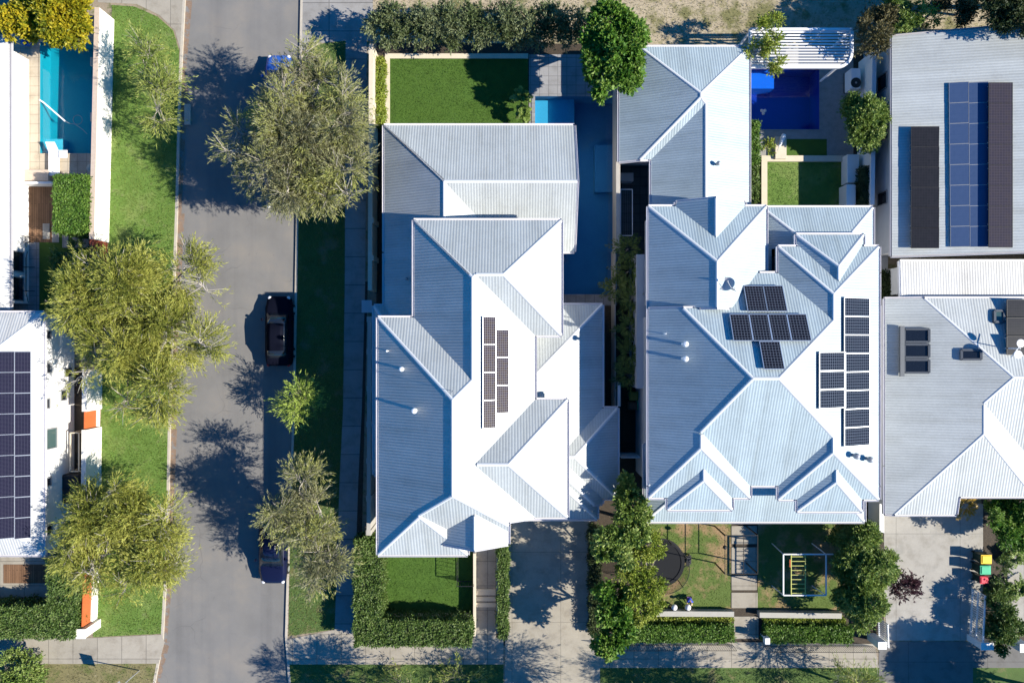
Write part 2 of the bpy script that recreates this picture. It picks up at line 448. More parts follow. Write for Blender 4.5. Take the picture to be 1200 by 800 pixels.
# ------------------------------------------------------------------ foliage
def unit(a): return a / np.maximum(1e-9, np.linalg.norm(a, axis=-1, keepdims=True))
def leaves(pos, dirs, L, W, flat=.0):
    n = len(pos); r = rng.normal(size=(n, 3)); r[:, 2] += flat
    sd = unit(np.cross(dirs, r)); L = L[:, None]; W = W[:, None]
    return np.stack([pos, pos + dirs * L * .45 + sd * W, pos + dirs * L, pos + dirs * L * .45 - sd * W], 1)
KINDS = {   # leaves per spray, spray length, leaf length, leaf width, droop, upward flatness
    'wispy': (20, 1.05, .25, .019, .22, .6),
    'broad': (9, .28, .22, .062, .05, 1.2),
    'fine': (10, .35, .15, .034, .1, .8),
    'olive': (10, .40, .17, .032, .1, .8),
}
def bez(a, b, sag, n=5):
    a, b = Vector(a), Vector(b); m = (a + b) / 2 + Vector(sag)
    return [a * (1 - t) ** 2 + m * 2 * t * (1 - t) + b * t * t for t in [i / n for i in range(n + 1)]]
def tree(name, label, cat, base, lobes, kind, mleaf, mbark, dens=1., trunk_r=.16, group=None, twigs=True, clump=.34, bare=4):
    """lobes: (px, py, radius px, z, vertical squash). One trunk with limbs, one crown of leaf sprays."""
    b = P(base[0], base[1], 0)
    t = empty(name, b, label, cat, group)
    K, SL, LL, LW, dr, fl = KINDS[kind]
    br = MB(); Q = []
    cen = []
    for (px, py, rp, z, sq) in lobes:
        c = P(px, py, z); cen.append((c, rp * (CH - z) / F * (.84 if kind == 'wispy' else 1), sq))
    zmin = min(c.z - r * sq for c, r, sq in cen)
    avg = sum((c for c, r, s in cen), Vector()) / len(cen)
    fork = b.lerp(Vector((avg.x, avg.y, 0)), .35); fork.z = max(.5, min(2.4, zmin * .8))
    br.tube(bez(b, fork, (random.uniform(-.1, .1), .05, 0)), [trunk_r * k for k in (1.25, 1.1, 1, .95, .9, .85)], 8)
    for c, r, sq in cen:
        ld_ = random.choice((.45, .8, 1., 1.2, 1.35)) if kind == 'wispy' else 1.
        end = c + Vector((0, 0, r * sq * .1))
        br.tube(bez(fork, end, (random.uniform(-.3, .3), random.uniform(-.3, .3), .5), 6), [trunk_r * k for k in (.75, .62, .52, .44, .36, .28, .2)], 6)
        nc = max(5, int((10 if kind == 'wispy' else 19) * (r / 1.5) ** 1.3 / (clump / .34) ** 2))
        for _ in range(nc):
            d = Vector((random.gauss(0, 1), random.gauss(0, 1), random.gauss(.45, .8))).normalized()
            cc = c + Vector((d.x * r, d.y * r, d.z * r * sq)) * (random.uniform(.7, 1.0) if kind == 'wispy' else random.uniform(.55, .92))
            rc = r * clump * random.uniform(.7, 1.35)
            if twigs:
                tip = c + Vector((d.x * r, d.y * r, d.z * r * sq)) * random.uniform(.8, 1.0)
                br.tube(bez(end, tip, (random.uniform(-.2, .2) * r, random.uniform(-.2, .2) * r, .15 * r), 4), [trunk_r * k * (1.15 if kind == 'wispy' else 1) for k in (.24, .17, .12, .08, .04)], 4, cap=False)
                for _k in range(3):
                    t2 = cc + Vector((random.gauss(0, rc * .7), random.gauss(0, rc * .7), random.gauss(.1, rc * .4)))
                    br.tube(bez(end.lerp(tip, random.uniform(.4, .8)), t2, (0, 0, .1), 3), [trunk_r * k for k in (.1, .07, .05, .03)], 3, cap=False)
            ns = max(3, int(dens * ld_ * 46 * (rc / .5) ** 2))
            dv = unit(rng.normal(size=(ns, 3)) + np.array([0, 0, .35]))
            rr = rc * rng.uniform(.25, 1., ns)[:, None] ** .6
            bp = np.array(cc) + dv * rr * np.array([1, 1, .75])
            od = unit(bp - np.array(c)); sd = unit(dv * .6 + od * .8 + rng.normal(size=(ns, 3)) * .45 - np.array([0, 0, dr]))
            tt = rng.uniform(0, 1, (ns, K)); sl = SL * rng.uniform(.6, 1.3, (ns, 1))
            pp = bp[:, None, :] + sd[:, None, :] * (tt * sl)[..., None] - np.array([0, 0, 1]) * (tt ** 2 * sl * dr)[..., None]
            jit = .30 if kind == 'wispy' else .55
            ld = unit(sd[:, None, :] * .85 + rng.normal(size=(ns, K, 3)) * jit - np.array([0, 0, dr * .6]))
            if kind == 'wispy':
                pp += rng.normal(size=pp.shape) * .045
                for q in range(bare):
                    o0 = end.lerp(tip, random.uniform(.55, 1.)); i0 = random.randrange(ns)
                    e0 = Vector(bp[i0] + sd[i0] * SL * random.uniform(.5, .9)) + Vector((0, 0, .12))
                    br.tube(bez(o0, e0, (0, 0, .12), 3), [trunk_r * k for k in (.13, .10, .075, .04)], 3, cap=False)
            n = ns * K
            Q.append(leaves(pp.reshape(-1, 3), ld.reshape(-1, 3), LL * rng.uniform(.6, 1.3, n), LW * rng.uniform(.7, 1.3, n), fl))
    br.build('trunk', mbark, t)
    V = np.concatenate(Q)
    ok = V[:, :, 2].min(1) > .08
    link('crown', quads_mesh('crown', V[ok]), mleaf, t)
    return t
def hedge(name, label, cat, polys, h, mleaf, dens=420, group=None, L=.13, W=.035, wob=.10, z0=0., core=True, parent=None):
    """clipped hedge: leaves over the top and sides of prisms given as ground-pixel polygons at height h"""
    Q = []; mb = MB()
    for pl in polys:
        pw = ccw([tuple(P(x, y, h).xy) for x, y in pl])
        if core: mb.hexa(inset(pw, .14), z0 + .02, z0 + h - .12)
        xs = [p[0] for p in pw]; ys = [p[1] for p in pw]; A = area(pw)
        n = int(A * dens); c = np.column_stack([rng.uniform(min(xs), max(xs), n * 2), rng.uniform(min(ys), max(ys), n * 2)])
        ok = np.ones(len(c), bool)
        for a, b_, cc in hps_of(pw): ok &= (a * c[:, 0] + b_ * c[:, 1] + cc) > .0
        c = c[ok]
        lump = .5 + .5 * np.sin(c[:, 0] * 4.1 + 1.3 * np.sin(c[:, 1] * 3.3)) * np.sin(c[:, 1] * 4.7 + np.sin(c[:, 0] * 2.9))
        p = np.column_stack([c, z0 + h - .1 + wob * (lump - .4) + rng.normal(size=len(c)) * .05])
        d = unit(rng.normal(size=(len(p), 3)) * np.array([1, 1, .5]) + np.array([0, 0, .25]))
        Q.append(leaves(p, d, L * rng.uniform(.6, 1.4, len(p)), W * rng.uniform(.7, 1.3, len(p)), 1.2))
        for i in range(len(pw)):
            a, b_ = np.array(pw[i]), np.array(pw[(i + 1) % len(pw)]); l = np.linalg.norm(b_ - a); n = int(l * h * dens * .7)
            e = (b_ - a) / max(l, 1e-6); out = np.array([e[1], -e[0]])
            t = rng.uniform(0, l, n); zz = rng.uniform(.03, h, n)
            wv = wob * np.sin(t * 4.3 + a[0]) * .6 + rng.normal(size=n) * .06 - .03
            p = np.column_stack([a[0] + e[0] * t + out[0] * wv, a[1] + e[1] * t + out[1] * wv, z0 + zz])
            d = unit(rng.normal(size=(n, 3)) * .8 + np.array([out[0], out[1], .2]) * .8)
            Q.append(leaves(p, d, L * rng.uniform(.6, 1.4, n), W * rng.uniform(.7, 1.3, n), .6))
    q = np.concatenate(Q)
    me = quads_mesh(name, q)
    o = link(name, me, mleaf, parent)
    if core and mb.f:
        # solid heart of twigs so the hedge is not see-through
        mb.build('branches', MAT['twig'], o)
    if parent is None: tag(o, label, cat, group)
    return o
def fronds(V, c, n, ln, tilt0, tilt1, leaflets=16, lw=.03, ll=.35, start=0):
    """palm / fern fronds radiating from c, appended to V as quads"""
    for i in range(n):
        az = start + 2 * math.pi * i / n + random.uniform(-.3, .3); el = random.uniform(tilt0, tilt1)
        d = np.array([math.cos(az) * math.cos(el), math.sin(az) * math.cos(el), math.sin(el)])
        L = ln * random.uniform(.75, 1.15); t = np.linspace(.15, 1, leaflets)
        mid = np.array(c) + d * (t * L)[:, None] - np.array([0, 0, 1]) * (t ** 2 * L * .55)[:, None]
        sidev = unit(np.cross(d, [0, 0, 1])[None])[0]
        for s in (-1, 1):
            dd = unit(sidev * s * .8 + d * .7 - np.array([0, 0, .35]) + rng.normal(size=(leaflets, 3)) * .12)
            V.append(leaves(mid, dd, ll * (1.15 - t) * rng.uniform(.8, 1.2, leaflets) + .06, np.full(leaflets, lw), 1.5))
def palm(name, label, base, z, n, ln, mleaf, cat='palm', group=None, tr=.09, tilt=(.1, .9), ll=.4, lw=.03, trunk=True):
    b = P(base[0], base[1], 0) if z == 0 else Vector((P(base[0], base[1], z).x, P(base[0], base[1], z).y, 0))
    t = empty(name, b, label, cat, group); V = []
    fronds(V, (b.x, b.y, z), n, ln, tilt[0], tilt[1], ll=ll, lw=lw)
    if trunk: MB().tube([b, b + Vector((.03, .02, z * .5)), Vector((b.x, b.y, z))], [tr * 1.2, tr, tr * .8], 8).build('trunk', MAT['bark'], t)
    link('fronds', quads_mesh('fronds', np.concatenate(V)), mleaf, t); return t
def grass(name, pls, mat, dens, h=.09, w=.012, label=None, z=.012, hole=None):
    """loose blades over a lawn: stuff"""
    Q = []
    for pl in pls:
        pw = [tuple(P(x, y, z).xy) for x, y in pl]
        for tri in tessellate_polygon([[Vector((p[0], p[1], 0)) for p in pw]]):
            a, b, c = [np.array(pw[i]) for i in tri]
            A = abs((b[0]-a[0])*(c[1]-a[1])-(b[1]-a[1])*(c[0]-a[0])) / 2; n = int(A * dens)
            u = rng.uniform(0, 1, (n, 2)); f = u.sum(1) > 1; u[f] = 1 - u[f]
            p = a + (b - a) * u[:, :1] + (c - a) * u[:, 1:]
            p3 = np.column_stack([p, np.full(n, z)])
            d = unit(rng.normal(size=(n, 3)) * np.array([1, 1, .2]) * .7 + np.array([0, 0, .8]))
            Q.append(leaves(p3, d, h * rng.uniform(.5, 1.4, n), w * rng.uniform(.7, 1.5, n), 0.))
    o = link(name, quads_mesh(name, np.concatenate(Q)), mat); o['kind'] = 'stuff'
    if label: o['label'] = label
    return o
ORD = ['first', 'second', 'third', 'fourth', 'fifth', 'sixth', 'seventh', 'eighth', 'ninth', 'tenth', 'eleventh', 'twelfth']
# ------------------------------------------------------------------ world, sun, camera
w = bpy.data.worlds.new('World'); scn.world = w; w.use_nodes = True
nt = w.node_tree; bg = nt.nodes['Background']
sky = node(nt, 'ShaderNodeTexSky'); sky.sky_type = 'NISHITA'; sky.sun_disc = False
SV = Vector((1.36, -.28, 1.0)).normalized()
EL = math.asin(SV.z)
sky.sun_elevation = EL; sky.sun_rotation = math.atan2(SV.x, SV.y)
sky.ozone_density = 3.5; sky.dust_density = .4; sky.air_density = 1.0
tint = mixc(nt, 1., sky.outputs[0], (.085, .95, 1.70), 'MULTIPLY')      # clear, deep blue autumn sky
nt.links.new(tint, bg.inputs[0])
bg.inputs[1].default_value = .05
sl = bpy.data.lights.new('sun', 'SUN'); sl.energy = 4.6; sl.angle = R(.5); sl.color = (1, .93, .80)
so = bpy.data.objects.new('sun', sl); COL.objects.link(so); so.rotation_euler = (-SV).to_track_quat('-Z', 'Y').to_euler()
so.location = (60, -15, 60)
cd = bpy.data.cameras.new('camera'); co = bpy.data.objects.new('camera', cd); COL.objects.link(co)
co.location = (0, 0, CH); cd.lens = F / 1200 * 36; cd.sensor_width = 36; cd.clip_end = 600; scn.camera = co
scn.view_settings.view_transform = 'Standard'; scn.view_settings.look = 'None'
scn.view_settings.exposure = 1.1; scn.view_settings.gamma = 1
# ------------------------------------------------------------------ material set
MAT = {}
MAT['soil'] = M('sandy_soil', (.25, .2, .145), .3, .8, 9, bmp=.5, spots=[(1.5, .5, .62, (.13, .13, .06)), (5., .6, .7, (.33, .28, .21))])
MAT['dirt'] = M('dirt_lane', (.34, .285, .2), .25, .5, 7, bmp=.5, spots=[(.45, .5, .6, (.14, .135, .055)), (2.2, .55, .68, (.2, .18, .08)), (6, .62, .7, (.42, .37, .28))])
MAT['mulch'] = M('mulch', (.045, .034, .024), .45, 4, 22, bmp=.8, spots=[(14, .6, .66, (.14, .1, .06))])
MAT['asphalt'] = Masphalt('asphalt', (.188, .182, .176))
MAT['asphalt_edge'] = M('leaf_litter', (.2, .14, .1), .35, 2, 20, bmp=.4, spots=[(2.5, .5, .6, (.17, .17, .17)), (9, .6, .68, (.28, .2, .13))])
MAT['foot'] = Mpave('footpath_slabs', (.37, .335, .28), 1.6, 1.6, .45, .02)
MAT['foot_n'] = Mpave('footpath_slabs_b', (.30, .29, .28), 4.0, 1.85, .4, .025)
MAT['crete'] = Mpave('driveway_concrete', (.36, .325, .265), 3.2, 4.6, .5, .015, .05, spots=[(.6, .56, .7, (.22, .2, .175))])
MAT['crete_g'] = Mpave('grey_concrete', (.38, .36, .325), 4.2, 4.2, .5, .015, .05, spots=[(.7, .55, .7, (.25, .24, .22))])
MAT['crete_d'] = Mpave('crossover_concrete', (.17, .165, .16), 5.2, 3, .5, .015, .05)
MAT['pave_p'] = Mpave('pool_pavers', (.5, .43, .34), .62, .62, .6, .02)
MAT['pave_g'] = Mpave('grey_pavers', (.3, .3, .31), .6, .6, .55, .02)
MAT['pave_d'] = Mpave('dark_pavers', (.10, .095, .09), .6, .6, .5, .02)
MAT['pebble'] = M('pebble_concrete', (.26, .25, .24), .3, 3, 45, bmp=.4)
MAT['deckw'] = Mpave('deck_boards', (.23, .13, .075), 3.0, .12, .3, .012, .3, .5, rot=R(90))
MAT['lime'] = M('limestone', (.55, .48, .37), .12, 3, 30, bmp=.2)
MAT['limec'] = M('limestone_cap', (.47, .38, .31), .2, 6, 25, bmp=.3)
MAT['render'] = M('white_render', (.72, .69, .63), .06, 1.2, 20, bmp=.15, spots=[(2.2, .62, .75, (.55, .5, .43))])
MAT['wallw'] = M('white_wall', (.72, .71, .69), .05, 2, 30, bmp=.1)
MAT['wallg'] = M('grey_wall', (.42, .43, .45), .1, 2, 30, bmp=.15)
MAT['fence'] = M('fence_concrete', (.36, .34, .31), .18, 1.5, 20, bmp=.25)
MAT['kerb'] = M('kerb_concrete', (.40, .36, .3), .2, 2, 25, bmp=.3)
MAT['corten'] = M('rust_orange', (.44, .11, .035), .2, 3, 22, rough=.6, bmp=.15)
MAT['brickred'] = M('red_brick', (.25, .06, .035), .4, 6, 26, bmp=.4)
MAT['turf'] = M('lawn_turf', (.054, .108, .014), .3, 1.5, 55, bmp=.6, rough=.9, spots=[(.6, .5, .7, (.06, .122, .018))])
MAT['lawn'] = M('verge_lawn', (.10, .172, .032), .3, 1.1, 45, bmp=.6, rough=.9, spots=[(.5, .5, .66, (.165, .22, .06)), (2.5, .62, .72, (.065, .12, .02)), (1.1, .58, .7, (.15, .17, .07))])
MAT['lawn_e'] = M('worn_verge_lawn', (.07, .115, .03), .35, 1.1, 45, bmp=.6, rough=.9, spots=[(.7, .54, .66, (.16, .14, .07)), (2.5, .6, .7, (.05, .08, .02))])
MAT['lawn_b'] = M('patchy_lawn', (.085, .125, .028), .3, 1.5, 45, bmp=.6, rough=.9, spots=[(.55, .48, .6, (.26, .175, .095)), (3, .6, .7, (.06, .10, .02))])
MAT['dry'] = M('dry_grass', (.17, .15, .07), .35, 1.2, 30, bmp=.6, rough=.9, spots=[(.8, .5, .62, (.09, .11, .03)), (4, .6, .7, (.26, .22, .13))])
MAT['roofA'] = Mroof('steel_roof_a', (.45, .475, .475), .165, .35)
MAT['roofB'] = Mroof('steel_roof_b', (.385, .46, .495), .155, .35)
MAT['roofC'] = Mroof('steel_roof_c', (.45, .475, .475), .17, .4)
MAT['roofW'] = Mroof('steel_roof_w', (.57, .57, .56), .165, .4)
MAT['cap'] = M('roof_capping', (.56, .57, .58), .05, 2, 20, bmp=0, rough=.5)
MAT['gut'] = M('gutter_steel', (.62, .60, .62), .08, 2, 20, bmp=0, rough=.5)
MAT['gutd'] = M('gutter_grey', (.42, .41, .43), .08, 2, 20, bmp=0, rough=.5)
MAT['metalw'] = M('white_metal', (.75, .75, .76), .04, 3, 20, bmp=0, rough=.4)
MAT['metalg'] = M('grey_metal', (.3, .31, .33), .1, 3, 20, bmp=0, rough=.45, metal=.3)
MAT['darkg'] = M('dark_grey_metal', (.085, .095, .11), .1, 3, 20, bmp=0, rough=.5)
MAT['alu'] = M('aluminium', (.6, .62, .65), .06, 3, 20, bmp=0, rough=.35, metal=.7)
MAT['black'] = M('black_metal', (.018, .018, .02), .2, 3, 20, bmp=0, rough=.5)
MAT['blackp'] = M('black_plastic', (.03, .03, .033), .2, 3, 20, bmp=0, rough=.6)
MAT['glass'] = M('dark_glass', (.012, .016, .024), .1, 2, 9, bmp=0, rough=.06, spec=.6)
MAT['glassg'] = M('green_glass', (.05, .09, .09), .1, 2, 9, bmp=0, rough=.06, spec=.6)
MAT['bark'] = M('grey_bark', (.20, .175, .15), .35, 5, 30, bmp=.6)
MAT['barkp'] = M('pale_bark', (.33, .30, .26), .3, 5, 30, bmp=.5)
MAT['twig'] = M('dark_twigs', (.028, .035, .014), .4, 5, 30, bmp=.5)
MAT['tile_b'] = M('blue_pool_tiles', (.06, .18, .32), .12, 1.5, 10, bmp=0, rough=.3)
MAT['tile_sunlit'] = M('painted_sunlit_pool_tiles', (.015, .14, .62), .1, 1.5, 10, bmp=0, rough=.3)  # sunlit part of the navy pool, sunlight put into a brighter tile colour
MAT['tile_n'] = M('navy_pool_tiles', (.01, .035, .30), .15, 1.5, 10, bmp=0, rough=.3)
MAT['tile_t'] = M('turquoise_pool_tiles', (.012, .25, .34), .1, 1.5, 10, bmp=0, rough=.3)
MAT['tile_l'] = M('light_blue_pool_tiles', (.09, .38, .52), .1, 1.5, 10, bmp=0, rough=.3)
MAT['water_t'] = Mwater('water_turquoise', (.6, .95, .97)); MAT['water_b'] = Mwater('water_blue', (.6, .85, .95))
MAT['cellA'] = Mgrid('solar_cells_brown', (.028, .023, .038), (.15, .14, .15), .131, .131, .010, c2=(.042, .030, .022), rough=.2, spec=.06)
MAT['cellB'] = Mgrid('solar_cells_black', (.008, .009, .014), (.12, .14, .18), .158, .158, .008, c2=(.011, .010, .016), rough=.15, spec=.15)
MAT['cellW'] = Mgrid('solar_cells_navy', (.011, .012, .026), (.05, .05, .075), .158, .079, .007, c2=(.014, .013, .03), rough=.15, spec=.08)
MAT['cellG'] = Mgrid('solar_cells_plain', (.016, .017, .021), (.03, .03, .035), .16, .16, .006, c2=(.02, .02, .025), rough=.2, spec=.1)
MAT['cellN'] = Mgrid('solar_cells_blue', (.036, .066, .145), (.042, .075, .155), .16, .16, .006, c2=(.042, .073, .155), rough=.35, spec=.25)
MAT['cellP'] = Mgrid('solar_cells_violet', (.034, .03, .042), (.07, .06, .075), .16, .16, .008, c2=(.04, .034, .04), rough=.25, spec=.15)
def solid(n, c, rough=.5, **k): MAT[n] = M(n, c, .12, 4, 30, bmp=0, rough=rough, **k)
solid('bin_green', (.012, .03, .02)); solid('lid_yellow', (.80, .50, .01)); solid('lid_green', (.02, .38, .19)); solid('lid_red', (.75, .03, .06))
solid('lid_dgreen', (.015, .10, .05)); solid('lid_brown', (.09, .05, .03)); solid('lid_olive', (.2, .18, .03))
solid('car_blue', (.03, .10, .38), .25); solid('car_navy', (.006, .008, .03), .25); solid('car_grey', (.22, .21, .24), .3)
solid('car_black', (.004, .005, .012), .7, spec=.05)
solid('tyre', (.012, .012, .012), .8); solid('lampglass', (.6, .6, .62), .1); solid('tail', (.35, .01, .01), .3)
solid('skin', (.45, .26, .17), .6); solid('shirt', (.03, .10, .62), .8); solid('trousers', (.16, .08, .26), .8); solid('hair', (.42, .32, .18), .7)
solid('yellow_bar', (.42, .43, .12)); solid('pot', (.34, .15, .08), .8); solid('bluetub', (.03, .16, .5)); solid('white_fabric', (.72, .72, .72), .85)
solid('tramp_mat', (.016, .017, .02), .8); MAT['net'] = Mnet('trampoline_net', (.015, .015, .018), .34)
MAT['stonew'] = M('pale_stone', (.36, .345, .31), .12, 3, 30, bmp=.2)
LEAF = {
 'pep': Mleaf('peppermint_leaf', [(.06, .08, .015), (.155, .18, .03), (.255, .275, .045), (.335, .33, .08), (.41, .42, .085)], s=.55),
 'pep2': Mleaf('peppermint_leaf_grey', [(.08, .088, .035), (.18, .18, .085), (.26, .252, .15), (.25, .26, .08), (.35, .365, .10)], s=.4),
 'young': Mleaf('young_leaf', [(.15, .24, .035), (.26, .36, .06), (.38, .46, .10)]),
 'weep': Mleaf('weeping_leaf', [(.12, .17, .03), (.20, .25, .05), (.29, .32, .08)]),
 'yel': Mleaf('yellow_green_leaf', [(.06, .09, .01), (.17, .19, .012), (.34, .30, .015), (.46, .36, .02)], trans=.3),
 'broad': Mleaf('bright_leaf', [(.03, .08, .012), (.075, .18, .02), (.13, .25, .03), (.24, .33, .08)], trans=.3),
 'round': Mleaf('mid_green_leaf', [(.05, .09, .016), (.12, .19, .03), (.20, .28, .06), (.30, .36, .11)]),
 'olive': Mleaf('olive_leaf', [(.035, .055, .016), (.085, .12, .04), (.15, .18, .08), (.22, .25, .13)]),
 'hedge': Mleaf('hedge_leaf', [(.022, .048, .009), (.06, .11, .02), (.105, .17, .035), (.19, .25, .08)], s=2.5),
 'hedgel': Mleaf('light_hedge_leaf', [(.03, .08, .012), (.08, .17, .022), (.15, .25, .04)], s=2.5),
 'dark': Mleaf('dark_leaf', [(.016, .03, .01), (.04, .062, .02), (.07, .095, .035)]),
 'brown': Mleaf('brownish_leaf', [(.05, .05, .02), (.11, .10, .04), (.16, .135, .06)]),
 'lime': Mleaf('lime_leaf', [(.10, .16, .02), (.20, .27, .03), (.31, .34, .06)]),
 'purple': Mleaf('purple_leaf', [(.02, .008, .012), (.05, .018, .026), (.09, .04, .05)]),
 'palm': Mleaf('palm_leaf', [(.05, .08, .016), (.11, .15, .03), (.18, .22, .05)]),
 'palmo': Mleaf('golden_palm_leaf', [(.16, .13, .02), (.32, .22, .03), (.42, .26, .04)]),
 'blade': Mleaf('grass_blade', [(.06, .12, .014), (.115, .185, .028), (.18, .23, .05)]),
 'bladet': Mleaf('turf_blade', [(.022, .07, .008), (.038, .10, .014), (.055, .125, .02)]),
 'bladed': Mleaf('dry_blade', [(.09, .095, .03), (.17, .15, .06), (.26, .22, .11)]),
}
# ------------------------------------------------------------------ ground, road, paths
def rect_px(x0, y0, x1, y1, z=0): return [tuple(P(x, y, z).xy) for x, y in ((x0, y0), (x1, y0), (x1, y1), (x0, y1))]
POOLW = rect_px(47, 49, 110, 180); POOLA = rect_px(627, 113, 723, 345); POOLB = rect_px(868, 80, 960, 152)
HOLES = [POOLW, POOLA, POOLB]
LK = [(220, -260), (217, 0), (212, 100), (208, 250), (200, 480), (197, 640), (191, 752), (180, 810), (165, 1100)]     # kerb lines
RK = [(354, -260), (352, 0), (351, 60), (347, 250), (343, 480), (337, 640), (334, 745), (338, 800), (352, 1100)]
ROADP = []
for i in range(len(LK) - 1): ROADP.append([LK[i], RK[i], RK[i + 1], LK[i + 1]])
roadw = [[tuple(P(x, y, 0).xy) for x, y in q] for q in ROADP]
big = [(-140, -140), (140, -140), (140, 140), (-140, 140)]
mb = MB()
pol = [big]
for h in HOLES + roadw: pol = [q for p in pol for q in subtract(p, hps_of(h))]
for p in pol: mb.poly([(x, y, 0) for x, y in ccw(p)])
mb.build('ground', MAT['soil'])['kind'] = 'structure'
mb = MB(); k = 1.06
for q in ROADP:
    a = [P(x, y, 0) for x, y in q]; a[0].x -= .3; a[3].x -= .3; a[1].x += .3; a[2].x += .3
    mb.poly([(p.x, p.y, -.11) for p in ccw([tuple(v.xy) for v in a]) for p in [Vector((p[0], p[1], 0))]])
mb.build('road', MAT['asphalt'])['kind'] = 'structure'
def kerb(name, line, side, w=.16, top=.015):
    mb = MB()
    for i in range(len(line) - 1):
        a, b = P(*line[i]), P(*line[i + 1])
        mb.hexa([(a.x, a.y), (b.x, b.y), (b.x + side * w, b.y), (a.x + side * w, a.y)], -.14, top)
    mb.build(name, MAT['kerb'])['kind'] = 'structure'
kerb('kerb', LK, -1); kerb('kerb', RK, 1)
mb = MB()
for i in range(1, len(LK) - 2):
    a, b = P(*LK[i]), P(*LK[i + 1]); wd = .42
    mb.poly([(a.x, a.y, -.106), (b.x, b.y, -.106), (b.x + wd * .5, b.y, -.106), (a.x + wd, a.y, -.106)])
mb.build('gutter_litter', MAT['asphalt_edge'])['kind'] = 'structure'
S = sheet
VW = [(131, 6), (158, 8), (185, 20), (203, 36), (210, 60), (209, 100), (205, 250), (197, 480), (194, 640), (189, 742), (109, 746), (113, 640), (119, 470), (127, 290), (131, 75)]
S('verge_lawn', VW, .010, MAT['lawn'])
S('concrete_path', [(100, -60), (217, -60), (216, 0), (212, 62), (205, 36), (187, 18), (160, 5), (115, 3)], .012, MAT['foot'])
VE = [(349, 95), (356, 62), (372, 52), (405, 48), (404, 330), (402, 480), (398, 560), (392, 737), (338, 745), (340, 640), (346, 480), (350, 250)]
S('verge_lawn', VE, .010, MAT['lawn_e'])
S('concrete_crossover', [(353, -60), (437, -60), (437, 48), (405, 48), (372, 51), (356, 60), (353, 58)], .014, MAT['foot_n'])
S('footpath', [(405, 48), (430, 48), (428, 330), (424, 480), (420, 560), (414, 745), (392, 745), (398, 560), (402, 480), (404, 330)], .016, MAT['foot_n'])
S('footpath', [(336, 749), (394, 737), (416, 745), (590, 747), (590, 778), (339, 778)], .020, MAT['foot'])
S('footpath', [(703, 753), (884, 752), (1025, 754), (1030, 782), (703, 782)], .020, MAT['foot'])
S('footpath', [(-80, 746), (108, 747), (189, 743), (193, 752), (186, 777), (-80, 778)], .020, MAT['foot'])
S('verge_grass', [(-80, 778), (186, 777), (180, 808), (172, 960), (-80, 960)], .010, MAT['dry'])
S('verge_grass', [(339, 778), (590, 778), (590, 960), (350, 960), (338, 805)], .010, MAT['lawn_e'])
S('verge_grass', [(703, 782), (1030, 782), (1030, 960), (703, 960)], .010, MAT['lawn_e'])
S('verge_grass', [(1140, 782), (1400, 782), (1400, 960), (1140, 960)], .010, MAT['lawn_e'])
S('driveway', [(594, 590), (692, 590), (692, 745), (703, 753), (704, 960), (590, 960), (592, 745)], .016, MAT['crete'])
S('driveway', [(1036, 590), (1152, 590), (1152, 690), (1139, 750), (1040, 750), (1036, 700)], .016, MAT['crete_g'])
S('driveway_crossover', [(1030, 751), (1140, 751), (1141, 960), (1030, 960)], .016, MAT['crete_d'])
S('footpath', [(1140, 751), (1300, 751), (1300, 782), (1140, 782)], .012, MAT['crete_d'])
S('dirt_lane', [(437, -120), (1400, -120), (1400, 62), (1000, 60), (760, 52), (437, 50)], .008, MAT['dirt'])
S('garden_bed', [(441, 50), (760, 50), (760, 755), (582, 756), (415, 757), (415, 630), (441, 628)], .006, MAT['mulch'])
S('garden_bed', [(424, 330), (431, 330), (424, 628), (417, 628)], .010, MAT['mulch'])
S('garden_bed', [(760, 53), (1045, 60), (1036, 300), (1036, 757), (704, 757), (704, 600), (760, 600)], .005, MAT['mulch'])
S('lawn', [(457, 69), (619, 69), (619, 160), (457, 160)], .014, MAT['turf'])
S('lawn', [(449, 645), (556, 645), (556, 724), (449, 724)], .014, MAT['turf'])
S('pool_paving', [(620, 64), (724, 64), (724, 350), (723, 358), (655, 358), (655, 150), (620, 150)], .018, MAT['pave_g'])
S('garden_path', [(556, 640), (581, 640), (581, 748), (556, 748)], .018, MAT['foot'])
S('side_path', [(724, 190), (762, 190), (762, 300), (724, 300)], .014, MAT['pave_d'])
S('lawn', [(762, 612), (857, 612), (857, 714), (762, 714)], .014, MAT['lawn_b'])
S('lawn', [(888, 612), (985, 612), (985, 714), (888, 714)], .014, MAT['lawn_b'])
S('pool_deck', [(868, 56), (1000, 56), (1000, 186), (868, 186)], .018, MAT['pebble'])
S('lawn', [(912, 163), (969, 163), (969, 184), (912, 184)], .022, MAT['turf'])
S('lawn', [(893, 189), (993, 189), (993, 250), (893, 250)], .016, MAT['lawn'])
S('paved_yard', [(-60, 40), (112, 40), (112, 217), (-60, 217)], .016, MAT['pave_p'])
S('timber_deck', [(10, 218), (63, 218), (63, 284), (10, 284)], .03, MAT['deckw'])
S('paved_yard', [(10, 284), (46, 284), (46, 372), (10, 372)], .020, MAT['pave_g'])
S('lawn', [(46, 262), (110, 262), (110, 372), (46, 372)], .016, MAT['turf'])
S('garden_bed', [(80, 430), (101, 430), (99, 640), (80, 640)], .012, MAT['mulch'])
S('paved_yard', [(-60, 640), (90, 640), (60, 725), (-60, 725)], .016, MAT['foot'])
S('timber_deck', [(4, 661), (54, 661), (54, 683), (4, 683)], .035, MAT['deckw'])
S('garden_bed', [(1150, 572), (1400, 572), (1400, 757), (1152, 757)], .010, MAT['mulch'])
S('concrete_path', [(1178, 600), (1300, 600), (1300, 740), (1183, 740)], .014, MAT['crete_g'])
S('side_path', [(1012, 60), (1048, 60), (1040, 330), (1012, 330)], .012, MAT['wallg'])
